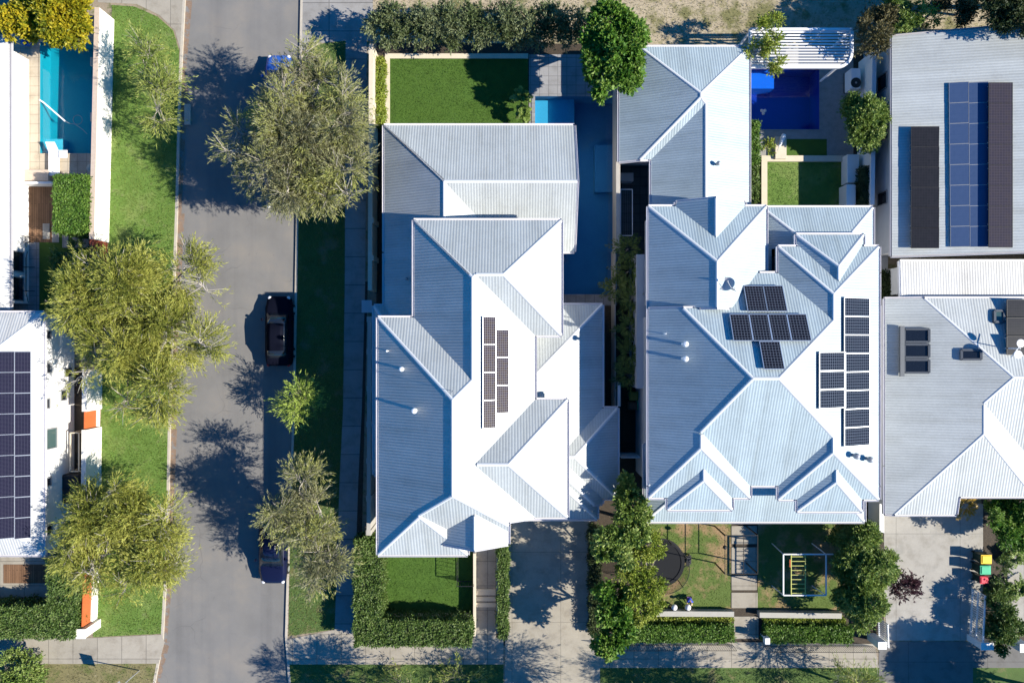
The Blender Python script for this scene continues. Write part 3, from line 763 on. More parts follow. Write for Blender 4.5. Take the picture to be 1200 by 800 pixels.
# stepping slabs as separate flat stones set in the ground
def slabs(name, rects, z, m, th=.05):
    for r in rects:
        a, b = P(r[0], r[1], z), P(r[2], r[3], z); MB().box(a.x, b.x, b.y, a.y, 0, z).build(name, m)['kind'] = 'structure'
slabs('path_slab', [(857, 616, 887, 637), (857, 641, 887, 672), (857, 674, 887, 691), (857, 694, 888, 712), (860, 722, 889, 748)], .04, MAT['foot'])
slabs('path_slab', [(50, 262, 58, 280), (61, 264, 69, 284), (73, 270, 80, 290), (84, 274, 92, 290), (96, 280, 104, 290)], .05, MAT['crete_g'])
slabs('path_step', [(557, 690, 581, 697), (557, 699, 581, 704), (557, 706, 581, 711)], .09, MAT['lime'])
# timber-framed lawns
def edging(x0, y0, x1, y1, sides, m=None, w=.32, h=.06):
    mb = MB(); a, b = P(x0, y0), P(x1, y1)
    if 'l' in sides: mb.box(a.x - w, a.x, b.y, a.y + w, 0, h)
    if 't' in sides: mb.box(a.x, b.x + (w if 'r' in sides else 0), a.y, a.y + w, 0, h)
    if 'r' in sides: mb.box(b.x, b.x + w, b.y, a.y, 0, h)
    mb.build('lawn_edging', m or MAT['lime'])['kind'] = 'structure'
edging(457, 69, 619, 160, 'lt'); edging(898, 190, 993, 250, 'lt', w=.38, h=.2)
# ------------------------------------------------------------------ swimming pools
def pool(label, q, depth, mt, mwat, steps, coping, mcop, wl=-.12):
    xs = [p[0] for p in q]; ys = [p[1] for p in q]; x0, x1, y0, y1 = min(xs), max(xs), min(ys), max(ys)
    t = empty('swimming_pool', ((x0 + x1) / 2, (y0 + y1) / 2, 0), label, 'pool')
    mb = MB(); z0 = -depth
    mb.poly([(x0, y0, z0), (x1, y0, z0), (x1, y1, z0), (x0, y1, z0)])
    for (a, b) in (((x0, y0), (x1, y0)), ((x1, y0), (x1, y1)), ((x1, y1), (x0, y1)), ((x0, y1), (x0, y0))):
        mb.poly([(b[0], b[1], z0), (a[0], a[1], z0), (a[0], a[1], .01), (b[0], b[1], .01)])
    mb.build('basin', mt, t)
    MB().poly([(x0, y0, wl), (x1, y0, wl), (x1, y1, wl), (x0, y1, wl)]).build('water', mwat, t)
    for (a0, b0, a1, b1, zt, m) in steps:
        a, b = P(a0, b0, zt), P(a1, b1, zt); MB().box(max(a.x, x0 + .003), min(b.x, x1 - .003), max(b.y, y0 + .003), min(a.y, y1 - .003), z0 + .003, zt).build('pool_step', m, t)
    mb = MB(); c = coping
    mb.box(x0 - c, x1 + c, y1, y1 + c, 0, .05); mb.box(x0 - c, x1 + c, y0 - c, y0, 0, .05); mb.box(x0 - c, x0, y0, y1, 0, .05); mb.box(x1, x1 + c, y0, y1, 0, .05)
    mb.build('coping', mcop, t); return t
pool('turquoise swimming pool beside the white street wall at upper left', POOLW, 1.12, MAT['tile_t'], MAT['water_t'],
     [(47, 163, 74, 180, -.6, MAT['tile_l']), (46, 49, 50, 163, -.5, MAT['tile_t'])], .05, MAT['pave_p'])
pool('long dark blue pool in shade between the two big houses', POOLA, 1.5, MAT['tile_b'], MAT['water_b'],
     [(626, 118, 642, 150, -.3, MAT['tile_l']), (642, 112, 673, 150, -.65, MAT['tile_l']), (697, 170, 724, 225, -.8, MAT['tile_b'])], .22, MAT['pave_g'])
pool('navy blue square pool below the white slatted pergola', POOLB, 1.6, MAT['tile_n'], MAT['water_b'],
     [(868, 79, 907, 104, -.45, MAT['tile_sunlit'])], .06, MAT['pebble'])  # corner step painted brighter blue as the sunlit part of the water
# ------------------------------------------------------------------ houses
def house(px, py, label): return empty('house', P(px, py, 0), label, 'house')
def pane(parent, a, b, z0, z1, nrm, mfr=None, mgl=None, name='window'):
    """window in a wall from plan point a to b (world xy), frame proud of the wall and a pane in it"""
    a = Vector((a[0], a[1], 0)); b = Vector((b[0], b[1], 0)); n = Vector((nrm[0], nrm[1], 0))
    up = Vector((0, 0, 1)); d = (b - a).normalized(); f = MB(); o = n * .03
    f.bar(a + o + up * z0, b + o + up * z0, .08, .06); f.bar(a + o + up * z1, b + o + up * z1, .08, .06)
    f.bar(a + o + up * z0, a + o + up * z1, .06, .08, up=tuple(n)); f.bar(b + o + up * z0, b + o + up * z1, .06, .08, up=tuple(n))
    fr = f.build(name, mfr or MAT['metalg'], parent)
    MB().poly([a + n * .02 + up * z0, b + n * .02 + up * z0, b + n * .02 + up * z1, a + n * .02 + up * z1]).build('pane', mgl or MAT['glass'], fr)
    return fr
def flue(roof, bl, px, py, h=.55, r=.13, m=None, cap=True):
    p = on_roof(bl, px, py)
    mb = MB().tube([p - Vector((0, 0, .2)), p + Vector((0, 0, h))], r * .55, 10)
    if cap: mb.lathe(p + Vector((0, 0, h)), [(r * .6, -.05), (r, .0), (r, .16), (r * .75, .24), (r * .2, .28)], 12)
    else: mb.lathe(p + Vector((0, 0, h)), [(r * .9, -.02), (r, .0), (r * .3, .08)], 10)
    mb.build('flue', m or MAT['metalw'], roof)
# house A
A = house(545, 400, 'white hip-roofed two-storey house between the road and the long dark pool')
t = .635
UA = [Block((485, 258, 658, 393), 6.2, t, t, t, t, wall=3.0),
      Block((485, 258, 627, 470), 6.2, t, t, t, None, wall=3.0),
      Block((443, 372, 627, 632), 6.2, t, t, t, .92, clip=(443, 372, 596, 632), wall=0),
      Block((443, 372, 627, 632), 6.2, t, t, t, .92, clip=(590, 372, 627, 606), wall=3.0),
      Block((551, 468, 665, 606), 6.2, None, t, t, t, wall=0),
      Block((443, 589, 548, 650), 6.2, t, t, None, t, wall=0),
      Block((519, 573, 596, 637), 6.75, t, t, None, None, wall=0, ov=.3)]
rA = build_roof(A, 'upper_roof', UA, MAT['roofA'], MAT['cap'], MAT['gut'], MAT['wallw'])
t = .53
LA = [Block((450, 147, 673, 295), 3.1, t, None, t, t, wall=0),
      Block((450, 147, 598, 400), 3.1, t, t, t, None, wall=0),
      Block((438, 358, 495, 556), 3.1, t, None, .4, None, wall=0, ov=.2),
      Block((540, 357, 706, 600), 3.1, t, t, t, t, clip=(540, 357, 706, 590), wall=0),
      Block((560, 478, 724, 584), 3.1, None, t, t, t, wall=0),
      Block((590, 500, 700, 608), 3.1, t, t, t, t, clip=(594, 500, 700, 608), wall=0)]
rAl = build_roof(A, 'lower_roof', LA, MAT['roofA'], MAT['cap'], MAT['gut'], MAT['wallw'])
for px, py, r, h in ((472, 432, .14, .4), (487, 480, .16, .5), (455, 411, .06, .4)): flue(rA, UA[2], px, py, h, r)
flue(rAl, LA[1], 477, 327, .2, .1, MAT['metalg'], False)
p = on_roof(UA[2], 531, 458); q = p + Vector((0, 0, 1.1))
mb = MB().tube([p - Vector((0, 0, .2)), q], .014, 6)
for k in range(5): mb.bar(q + Vector((-.3 + .14 * k, -.2 + .02 * k, -.05)), q + Vector((-.3 + .14 * k, .2 - .02 * k, -.05)), .01, .01)
mb.bar(q + Vector((-.33, 0, -.05)), q + Vector((.33, 0, -.05)), .014, .014); mb.build('aerial', MAT['metalg'], rA)
# house B
B = house(895, 420, 'large two-storey house with blue-grey and white steel hips and three groups of solar panels')
tb = .60
UB = [Block((760, 242, 898, 362), 6.1, tb, tb, tb, None, wall=3.0),
      Block((792, 237, 873, 300), 6.1, tb, tb, None, None, wall=4.5, ov=.1),
      Block((760, 320, 1030, 569), 6.5, tb, .44, .51, .477, clip=(760, 362, 833, 569), wall=0),
      Block((760, 320, 1030, 569), 6.5, tb, .44, .51, .477, clip=(833, 320, 1030, 569), wall=0),
      Block((912, 289, 1030, 440), 6.5, .547, .44, .5, None, clip=(912, 289, 1030, 382), wall=0),
      Block((933, 275, 1012, 345), 6.4, tb, tb, tb, None, wall=4.0),
      Block((760, 480, 879, 583), 6.5, tb, .49, None, .51, clip=(760, 505, 879, 583), wall=0),
      Block((782, 545, 858, 597), 6.5, .5, .5, None, .5, wall=3.0),
      Block((912, 480, 1030, 585), 6.5, .56, .44, None, .49, clip=(912, 505, 1030, 585), wall=0),
      Block((934, 545, 1010, 599), 6.5, .5, .5, None, .5, wall=3.0),
      Block((893, 243, 1023, 330), 5.2, .5, .5, .5, None, wall=0)]
rB = build_roof(B, 'upper_roof', UB, MAT['roofB'], MAT['cap'], MAT['gut'], MAT['wallg'])
LB = [Block((755, 520, 1013, 611), 3.6, .42, .42, None, .42, wall=0, ov=.9)]
build_roof(B, 'veranda_roof', LB, MAT['roofB'], MAT['cap'], MAT['gut'], MAT['wallg'])
NB = [Block((750, 55, 878, 187), 3.0, .45, .45, .45, .45, clip=(727, 55, 878, 187), wall=0),
      Block((763, 60, 878, 300), 3.0, .45, .45, None, None, clip=(763, 125, 878, 300), wall=0)]
rN = build_roof(B, 'rear_roof', NB, MAT['roofB'], MAT['cap'], MAT['gut'], MAT['wallg'])
for px, py in ((800, 403), (800, 420)): flue(rB, UB[2], px, py, .6, .16)
for px, py in ((1000, 533), (1016, 537)): flue(rB, UB[3], px, py, .3, .17, MAT['metalg'])
flue(rN, NB[1], 840, 193, .25, .13, MAT['metalg']); flue(rB, UB[2], 778, 391, .45, .05, MAT['metalw'], False)
a = P(746, 298, 2.9); b = P(757, 455, 2.9)        # side bay under the eave
MB().box(a.x, b.x + .6, b.y, a.y, 0, 2.9).build('side_bay', MAT['wallg'], B)
for y0, y1 in ((305, 330), (350, 375), (400, 430)):
    pane(B, (a.x, P(0, y0, 2).y), (a.x, P(0, y1, 2).y), .9, 2.1, (-1, 0))
# house W (street corner, left)
W = house(10, 510, 'white rendered house with a long solar array on its roof at the left edge')
WB = [Block((-170, 366, 51, 650), 3.35, .45, .45, .45, .45, wall=0, ov=.12)]
rW = build_roof(W, 'roof', WB, MAT['roofW'], MAT['cap'], MAT['gut'], MAT['wallw'])
xw = P(51, 0, 3.35).x - .12
for y0, y1, z0, z1 in ((388, 397, 2.5, 3.1), (425, 436, 2.5, 3.1), (466, 477, 2.6, 3.1), (501, 524, 1.9, 3.0), (381, 390, .5, 1.1), (432, 442, .4, 1.1), (458, 470, .9, 1.5), (557, 566, 2.5, 3.1), (612, 622, 2.4, 3.1)):
    pane(W, (xw, P(0, y0, 2).y), (xw, P(0, y1, 2).y), z0, z1, (1, 0), mgl=MAT['glassg'] if y0 == 501 else None)
# house W1 (pool house, upper left)
W1 = house(-30, 200, 'low white-roofed house beside the turquoise pool at the upper left edge')
W1B = [Block((-190, 44, 11.5, 362), 2.5, .3, .3, .3, .3, wall=0, ov=.45)]
build_roof(W1, 'roof', W1B, MAT['roofW'], MAT['cap'], MAT['gutd'], MAT['wallw'])
xw = P(11.5, 0, 2.5).x - .45
for y0, y1 in ((295, 318), (325, 352)): pane(W1, (xw, P(0, y0, 1).y), (xw, P(0, y1, 1).y), .6, 2.1, (1, 0))
# house G (upper right, low pitch)
G = house(1120, 180, 'pale grey low-pitched house carrying black tilted solar arrays at the upper right')
GB = [Block((1045, 40, 1470, 300), 3.2, .18, .18, None, None, clip=[(1045, 43), (1470, 33), (1470, 293), (1045, 300)], wall=0, ov=.3)]
build_roof(G, 'roof', GB, MAT['roofC'], MAT['cap'], MAT['gutd'], MAT['wallg'])
xw = P(1045, 0, 3.2).x + .3
for y0, y1 in ((88, 106), (150, 165), (225, 240)): pane(G, (xw, P(0, y0, 1.5).y), (xw, P(0, y1, 1.5).y), .9, 2.1, (-1, 0))
# carport strip
CPb = [Block((1055, 306, 1420, 349), 2.9, None, None, .06, None, wall=0, ov=.3)]
cpt = empty('carport', P(1150, 330, 0), 'narrow white corrugated carport roof between the two right-hand houses', 'carport')
build_roof(cpt, 'roof', CPb, MAT['roofW'], MAT['cap'], MAT['metalw'], MAT['wallw'])
# house H (right)
H = house(1130, 470, 'pale house with skylights in its wide low roof at the right edge')
HB = [Block((1037, 350, 1600, 532), 3.0, .25, None, .244, .244, zs={'T': 3.54, 'B': 3.54}, clip=(1037, 350, 1440, 545), wall=0, ov=.35),
      Block((1037, 380, 1237, 602), 3.0, .25, .25, None, .232, zs={'B': 3.14, 'R': 3.0}, clip=(1037, 440, 1119, 602), wall=0, ov=.35),
      Block((1037, 380, 1237, 602), 3.0, .25, .25, None, .232, zs={'B': 3.14, 'R': 3.0}, clip=(1119, 440, 1237, 580), wall=0, ov=.35)]
rH = build_roof(H, 'roof', HB, MAT['roofC'], MAT['cap'], MAT['gut'], MAT['wallw'])
def skylight(bl, x0, y0, x1, y1, off=.16):
    c = [on_roof(bl, x, y, off) for x, y in ((x0, y0), (x1, y0), (x1, y1), (x0, y1))]; n = roof_nrm(bl, (c[0] + c[2]) / 2)
    mb = MB()
    for i in range(4): mb.bar(c[i] - n * .08, c[(i + 1) % 4] - n * .08, .13, .2, up=tuple(n))
    f = mb.build('skylight', MAT['darkg'], H)
    MB().poly([p - n * .04 for p in c][::-1]).build('pane', MAT['glass'] if x0 < 1160 else MAT['glassg'], f); return f
for y in (385.5, 403.5, 421.5): skylight(HB[0], 1060, y, 1089, y + 15)
skylight(HB[0], 1127, 410, 1150, 421); skylight(HB[0], 1166, 364, 1177, 377)
c0, c1 = on_roof(HB[0], 1057, 382, .2), on_roof(HB[0], 1057, 441, .2)
MB().bar(c0, c1, .26, .12).build('blind_box', MAT['darkg'], H)
# ------------------------------------------------------------------ solar panels
def panel(label, group, bl, px, py, u, v, off, mcell, mframe, tilt=None, org=None):
    """u: size across the slope, v: size up the slope; px,py = lower left corner in the photo or org a world point"""
    pass
PROTO = {}
def panel_proto(key, w_, h_, mcell, fr=.018, mframe=None, clip=False):
    mb = MB(); g = fr
    for a, b in (((-w_/2, -h_/2), (w_/2, -h_/2)), ((w_/2, -h_/2), (w_/2, h_/2)), ((w_/2, h_/2), (-w_/2, h_/2)), ((-w_/2, h_/2), (-w_/2, -h_/2))):
        mb.bar((a[0], a[1], 0), (b[0], b[1], 0), g * 2, .04)
    f = mb.mesh('frame'); f.materials.append(mframe or MAT['alu'])
    c = MB().poly([(-w_/2, -h_/2, .012), (w_/2, -h_/2, .012), (w_/2, h_/2, .012), (-w_/2, h_/2, .012)]).mesh('cells')
    c.transform(Matrix.Translation((w_/2, h_/2, 0)))
    c.materials.append(mcell); PROTO[key] = (f, c, w_, h_)
def place_panel(key, center, ux, n, label, group):
    f, c, w_, h_ = PROTO[key]
    r = empty('solar_panel', center, label, 'solar panel', group)
    ux = (ux - n * ux.dot(n)).normalized(); vy = n.cross(ux)
    mt = Matrix((ux, vy, n)).transposed(); r.rotation_euler = mt.to_euler()
    fo = bpy.data.objects.new('frame', f); co_ = bpy.data.objects.new('cells', c)
    for o in (fo, co_): COL.objects.link(o); o.parent = r
    co_.location = (-w_/2, -h_/2, 0)
    return r
def grid_panels(key, bl, cells, off, ux, group, lab, tiltn=None, base=None):
    """cells: list of (photo px, py) panel centres lying off metres over the roof"""
    for i, (px, py) in enumerate(cells):
        c = on_roof(bl, px, py, off); n = roof_nrm(bl, c)
        place_panel(key, c, Vector(ux), n, lab(i), group)
panel_proto('A', .82, 1.53, MAT['cellA'], .009)
gA = 'solar panels on the white house'
ca = [(573.3, 387.5 + 32.6 * k) for k in range(4)]
grid_panels('A', UA[1], ca, .14, (-1, 0, 0), gA, lambda i: f'narrow brown solar panel, {["topmost", "second", "third", "bottom"][i]} in the left column on the white house roof')
cb = [(588.7, 402.5 + 32.6 * k) for k in range(3)]
grid_panels('A', UA[1], cb, .14, (-1, 0, 0), gA, lambda i: f'narrow brown solar panel, {["top", "middle", "bottom"][i]} one of the shorter right column on the white house roof')
panel_proto('Bt', 1.07, 1.62, MAT['cellB'])
gB = 'black solar panels round the satellite dish'
bt = UB[3]
for i, px in enumerate((885.3, 908.3)):
    c = on_roof(bt, px, 349.5, .2); place_panel('Bt', c, Vector((1, 0, 0)), roof_nrm(bt, c), f'black solar panel, {["left", "right"][i]} one of the upper pair near the satellite dish', gB)
for i, px in enumerate((869, 891.3, 913.6, 935.9)):
    c = on_roof(bt, px, 383.5, .2); place_panel('Bt', c, Vector((1, 0, 0)), roof_nrm(bt, c), f'black solar panel, {ORD[i]} from the left in the row of four', gB)
c = on_roof(bt, 904.5, 416, .2); place_panel('Bt', c, Vector((1, 0, 0)), roof_nrm(bt, c), 'single black solar panel hanging below the row of four', gB)
panel_proto('Br', 1.04, 1.92, MAT['cellB'])
gR = 'solar panels on the sunlit right slope'
br_ = UB[3]
n0 = 0
for k in range(8):
    bl_ = br_; c = on_roof(bl_, 1004.3, 360 + 21.6 * k, .15); place_panel('Br', c, Vector((0, -1, 0)), roof_nrm(bl_, c), f'solar panel, {ORD[k]} from the top in the tall right column on the sunlit slope', gR)
for k in range(3):
    c = on_roof(br_, 975.6, 423.7 + 21.6 * k, .15); place_panel('Br', c, Vector((0, -1, 0)), roof_nrm(br_, c), f'solar panel, {["top", "middle", "bottom"][k]} of the three beside the tall column on the sunlit slope', gR)
panel_proto('W', .83, 1.23, MAT['cellW'], .012)
gW = 'solar array on the corner house'
for k in range(9):
    for j, px in enumerate((26.5, 7.5)):
        c = on_roof(WB[0], px, 424 + 24.3 * k, .12); place_panel('W', c, Vector((-1, 0, 0)), roof_nrm(WB[0], c), f'navy solar panel, {ORD[k]} from the top in the {["outer", "inner"][j]} column of the corner house', gW)
def tilted(key, bl, x0, x1, ys, offl, offr, group, lab):
    """racks whose left edge is lifted: their own tilt, legs under the raised edge"""
    for i in range(len(ys) - 1):
        ym = (ys[i] + ys[i + 1]) / 2
        a = on_roof(bl, x0, ym, offl); b = on_roof(bl, x1, ym, offr)
        n = (b - a).normalized().cross(Vector((0, 1, 0))).normalized()
        r = place_panel(key, (a + b) / 2, (b - a), n, lab(i), group)
        mb = MB(); L = (b - a).length / 2
        inv = r.matrix_basis.inverted()
        for f in (.06, .94):
            top = a.lerp(b, f); z = bl.h(top.x, top.y)
            for dy in (-.45, .45): mb.bar(inv @ (Vector((top.x, top.y + dy, z))), inv @ (top + Vector((0, dy, -.03))), .04, .04)
            mb.bar(inv @ (top + Vector((0, -.45, -.05))), inv @ (top + Vector((0, .45, -.05))), .04, .04)
        for dy in (-.45, .45): mb.bar(inv @ (a.lerp(b, .06) + Vector((0, dy, -.05))), inv @ (a.lerp(b, .94) + Vector((0, dy, -.05))), .04, .04)
        me = mb.mesh('rack'); me.materials.append(MAT['alu']); o = bpy.data.objects.new('rack', me); COL.objects.link(o); o.parent = r
panel_proto('G1', 1.62, 1.22, MAT['cellG'], .012, MAT['black']); panel_proto('G2', 1.40, 1.22, MAT['cellP'], .012, MAT['black'])
for v in (scn,): pass
bpy.context.view_layer.update()
tilted('G1', GB[0], 1067, 1101, [148.5 + 23.7 * k for k in range(7)], .30, .10, 'left tilted array on the grey house', lambda i: f'plain black solar panel, {ORD[i]} from the top in the left array of the grey house')
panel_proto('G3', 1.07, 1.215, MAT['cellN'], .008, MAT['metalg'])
tilted('G2', GB[0], 1158.5, 1186.5, [97 + 24.1 * k for k in range(9)], .34, .10, 'violet-black array on the grey house', lambda i: f'violet-black solar panel, {ORD[i]} from the top in the right column of the grey house')
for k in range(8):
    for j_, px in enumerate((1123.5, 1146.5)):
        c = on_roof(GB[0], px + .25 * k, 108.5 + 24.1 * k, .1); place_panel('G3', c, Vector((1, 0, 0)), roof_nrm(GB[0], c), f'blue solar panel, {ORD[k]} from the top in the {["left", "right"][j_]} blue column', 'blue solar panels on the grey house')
panel_proto('H1', 1.6, 1.1, MAT['cellG'], .012, MAT['black'])
tilted('H1', HB[0], 1179, 1209, [351, 372.5, 394, 415.5], .32, .1, 'solar panels by the right photo edge', lambda i: f'black solar panel, {["top", "middle", "bottom"][i]} of three at the right photo edge beside the small square skylight')
# ------------------------------------------------------------------ walls and fences
def wallrun(name, label, cat, pts, th, h, mat, mcap=None, capw=.04, group=None, piers=None, pier_m=None, z0=0.):
    """pts: photo pixels of the top centre line at height h"""
    w_ = [P(x, y, h) for x, y in pts]; mb = MB(); mc = MB()
    c = empty(name, (w_[0].x, w_[0].y, 0), label, cat, group)
    for a, b in zip(w_[:-1], w_[1:]):
        mb.bar((a.x, a.y, (h + z0) / 2), (b.x, b.y, (h + z0) / 2), th, h - z0)
        if mcap: mc.bar((a.x, a.y, h + .025), (b.x, b.y, h + .025), th + capw * 2, .05)
    mb.build('wall_body', mat, c)
    if mcap: mc.build('cap', mcap, c)
    for (x, y, s_, hh) in piers or []:
        p = P(x, y, hh); MB().box(p.x - s_ / 2, p.x + s_ / 2, p.y - s_ / 2, p.y + s_ / 2, 0, hh).build('pier', pier_m or mat, c, bev=.015)
    return c
wallrun('boundary_wall', 'long white rendered street wall beside the turquoise pool', 'wall', [(114, 9), (107.6, 280)], .26, 1.75, MAT['render'], MAT['limec'], .02)
wallrun('boundary_wall', 'short dark red brick piece of street wall below the long white wall', 'wall', [(107.4, 280.5), (107, 304)], .26, 1.6, MAT['brickred'])
wallrun('boundary_wall', 'white wall stub above the bright orange panel, partly under the spreading tree', 'wall', [(99.6, 432), (99.2, 482)], .26, 1.75, MAT['render'], MAT['render'], .02)
wallrun('boundary_wall', 'white street wall between the orange panel and the lower verge tree', 'wall', [(98.9, 503.5), (98.2, 575)], .26, 1.75, MAT['render'], MAT['render'], .02)
def rust(label, y0, y1, x0, x1, ph):
    a, b = P(x0, y0, 1.6), P(x1, y1, 1.6)
    t = empty('fence_panel', (a.x, a.y, 0), label, 'fence panel', 'rust orange panels in the street wall')
    mb = MB(); n = 9
    for k in range(n):
        z = ph + .06 + (1.6 - ph - .06) * k / n; mb.bar((a.x, a.y, z + .05), (b.x, b.y, z + .05), .05, (1.6 - ph) / n * .94)
    mb.build('slats', MAT['corten'], t)
    MB().bar((a.x, a.y, ph / 2), (b.x, b.y, ph / 2), .22, ph).build('plinth', MAT['render'], t)
rust('short bright orange slat panel between two white wall pieces', 482.5, 503, 98.6, 98.4, .25)
rust('shaded rust panel half under the lower left tree', 636, 661, 99, 98.6, .25)
rust('long orange slat panel at the street corner beside the L-shaped hedge', 671, 738, 98, 95.5, .62)
for (x, y, s_, lab) in ((98, 666, .5, 'white square wall pier between the two lower orange panels'), (95, 742, .55, 'white end pier of the street wall at the footpath corner')):
    p = P(x, y, 1.75); t = empty('wall_pier', (p.x, p.y, 0), lab, 'pier')
    MB().box(p.x - s_ / 2, p.x + s_ / 2, p.y - s_ / 2, p.y + s_ / 2, 0, 1.75).build('shaft', MAT['render'], t, bev=.01)
    MB().box(p.x - s_ / 2 - .03, p.x + s_ / 2 + .03, p.y - s_ / 2 - .03, p.y + s_ / 2 + .03, 1.75, 1.81).build('cap', MAT['render'], t)
wallrun('boundary_wall', 'pale wall with piers along the footpath beside the white house', 'wall', [(435, 52), (433.6, 340)], .22, 1.8, MAT['lime'], MAT['lime'], .02,
        piers=[(434.6, y, .34, 1.84) for y in (60, 120, 208, 258, 302)])
wallrun('boundary_wall', 'grey wall with narrow piers in the shade of the white house', 'wall', [(433, 372), (432, 626)], .2, 1.8, MAT['fence'], MAT['fence'], .02,
        piers=[(432.8 - .004 * (y - 372), y, .34, 1.84) for y in (374, 412, 455, 497, 540, 584, 624)])
p = P(430, 359, 1.2); t = empty('meter_box', (p.x, p.y, 0), 'small grey meter box standing in the wall gap by the footpath', 'meter box')
MB().box(p.x - .28, p.x + .28, p.y - .35, p.y + .35, 0, 1.2).build('cabinet', MAT['wallg'], t, bev=.02); MB().box(p.x - .33, p.x + .33, p.y - .4, p.y + .4, 1.2, 1.25).build('lid', MAT['wallg'], t)
wallrun('garden_wall', 'grey dividing wall between the long pool and the rear wing next door', 'wall', [(724.3, 60), (724.3, 292)], .2, 1.8, MAT['fence'], MAT['fence'], .03)
wallrun('garden_fence', 'dark side fence running between the two big houses', 'fence', [(721, 292), (721, 560)], .07, 1.7, MAT['fence'])
wallrun('garden_wall', 'short white wall stub by the bins in the side passage', 'wall', [(725.5, 448), (725.5, 476)], .18, 1.9, MAT['wallw'])
wallrun('side_gate', 'thin pale side gate crossing the passage between the two big houses', 'gate', [(728, 536), (758, 536)], .06, 1.9, MAT['metalw'])
wallrun('garden_wall', 'white wall beside the round tree at the back of the pool deck', 'wall', [(1024.5, 60), (1022, 240)], .2, 1.9, MAT['wallw'], MAT['metalw'], .03)
for (x0, y0, x1, y1, h, lab) in ((993, 181, 1007, 214, .9, 'white block planter beside the small dark back lawn'), (992, 216, 1003, 245, 1.1, 'white low wall block below the planter beside the back lawn')):
    a, b = P(x0, y0, h), P(x1, y1, h); tag(MB().box(a.x, b.x, b.y, a.y, 0, h).build('garden_wall', MAT['wallw'], bev=.02), lab, 'wall')
wallrun('garden_wall', 'white wall end beside the top of the grey right-hand driveway', 'wall', [(1033.5, 562), (1033.5, 624)], .3, 1.5, MAT['wallw'])
wallrun('front_wall', 'low white front wall below the trampoline lawn', 'wall', [(770, 718.5), (860, 719)], .3, .5, MAT['stonew'], MAT['stonew'], .02)
wallrun('front_wall', 'low white front wall below the climbing frame', 'wall', [(890, 720), (986, 721)], .3, .5, MAT['stonew'], MAT['stonew'], .02)
wallrun('front_wall', 'low pale wall between the small front lawn and its hedge', 'wall', [(449, 723.5), (553, 723.5)], .16, .7, MAT['lime'])
wallrun('garden_wall', 'pale low wall on the lawn side of the front steps', 'wall', [(556, 648), (556, 745)], .16, .75, MAT['lime'])
wallrun('garden_wall', 'pale low wall on the driveway side of the front steps', 'wall', [(583, 640), (583, 742)], .16, .75, MAT['lime'])
def railing(name, label, cat, pts, h, n, mat, bw=.02, rails=(.12, 1.), group=None, bh=None):
    w_ = [P(x, y, 0) for x, y in pts]; t = empty(name, w_[0], label, cat, group); mb = MB(); mr_ = MB()
    for a, b in zip(w_[:-1], w_[1:]):
        for r_ in rails: mr_.bar(a + Vector((0, 0, h * r_)), b + Vector((0, 0, h * r_)), bw * 1.6, bw * 1.6)
        for k in range(n + 1):
            p = a.lerp(b, k / n); mb.bar(p + Vector((0, 0, .02)), p + Vector((0, 0, h)), bw, bw)
    k0 = len(mr_.v); mr_.v += mb.v; mr_.f += [tuple(i + k0 for i in f) for f in mb.f]; mr_.mi += mb.mi
    mr_.build('panel', mat, t); return t
railing('front_fence', 'low black railing in front of the left clipped hedge by the footpath', 'fence', [(705, 754.5), (858, 754.5)], 1.0, 60, MAT['black'], .016)
railing('front_fence', 'low black railing in front of the right clipped hedge by the footpath', 'fence', [(895, 756), (1022, 756.5)], 1.0, 50, MAT['black'], .016)
railing('front_fence', 'short black railing at the corner of the small front lawn', 'fence', [(537, 652), (537, 680), (556, 680)], 1.1, 6, MAT['black'], .022)
railing('picket_gate', 'open white picket gate leaning over the right side of the grey driveway', 'gate', [(1138, 689), (1135.5, 742)], 1.5, 21, MAT['metalw'], .05, (.12, .5, .95))
railing('picket_fence', 'short white picket panel beside the purple shrub at the driveway entrance', 'fence', [(1028, 722), (1029, 748)], 1.4, 11, MAT['metalw'], .05, (.12, .95))
for (x, y, sx, sy, lab) in ((1034, 756, .5, .42, 'white gate pier on the left of the driveway entrance'), (1157, 757, .75, .42, 'white gate pier on the right of the driveway entrance, below the picket gate'), (1201, 759, .6, .5, 'white pier half cut off at the right photo edge')):
    p = P(x, y, 1.5); t = empty('gate_pier', (p.x, p.y, 0), lab, 'pier'); MB().box(p.x - sx / 2, p.x + sx / 2, p.y - sy / 2, p.y + sy / 2, 0, 1.46).build('shaft', MAT['wallw'], t)
    MB().box(p.x - sx / 2 - .03, p.x + sx / 2 + .03, p.y - sy / 2 - .03, p.y + sy / 2 + .03, 1.46, 1.52).build('cap', MAT['wallw'], t, bev=.01)
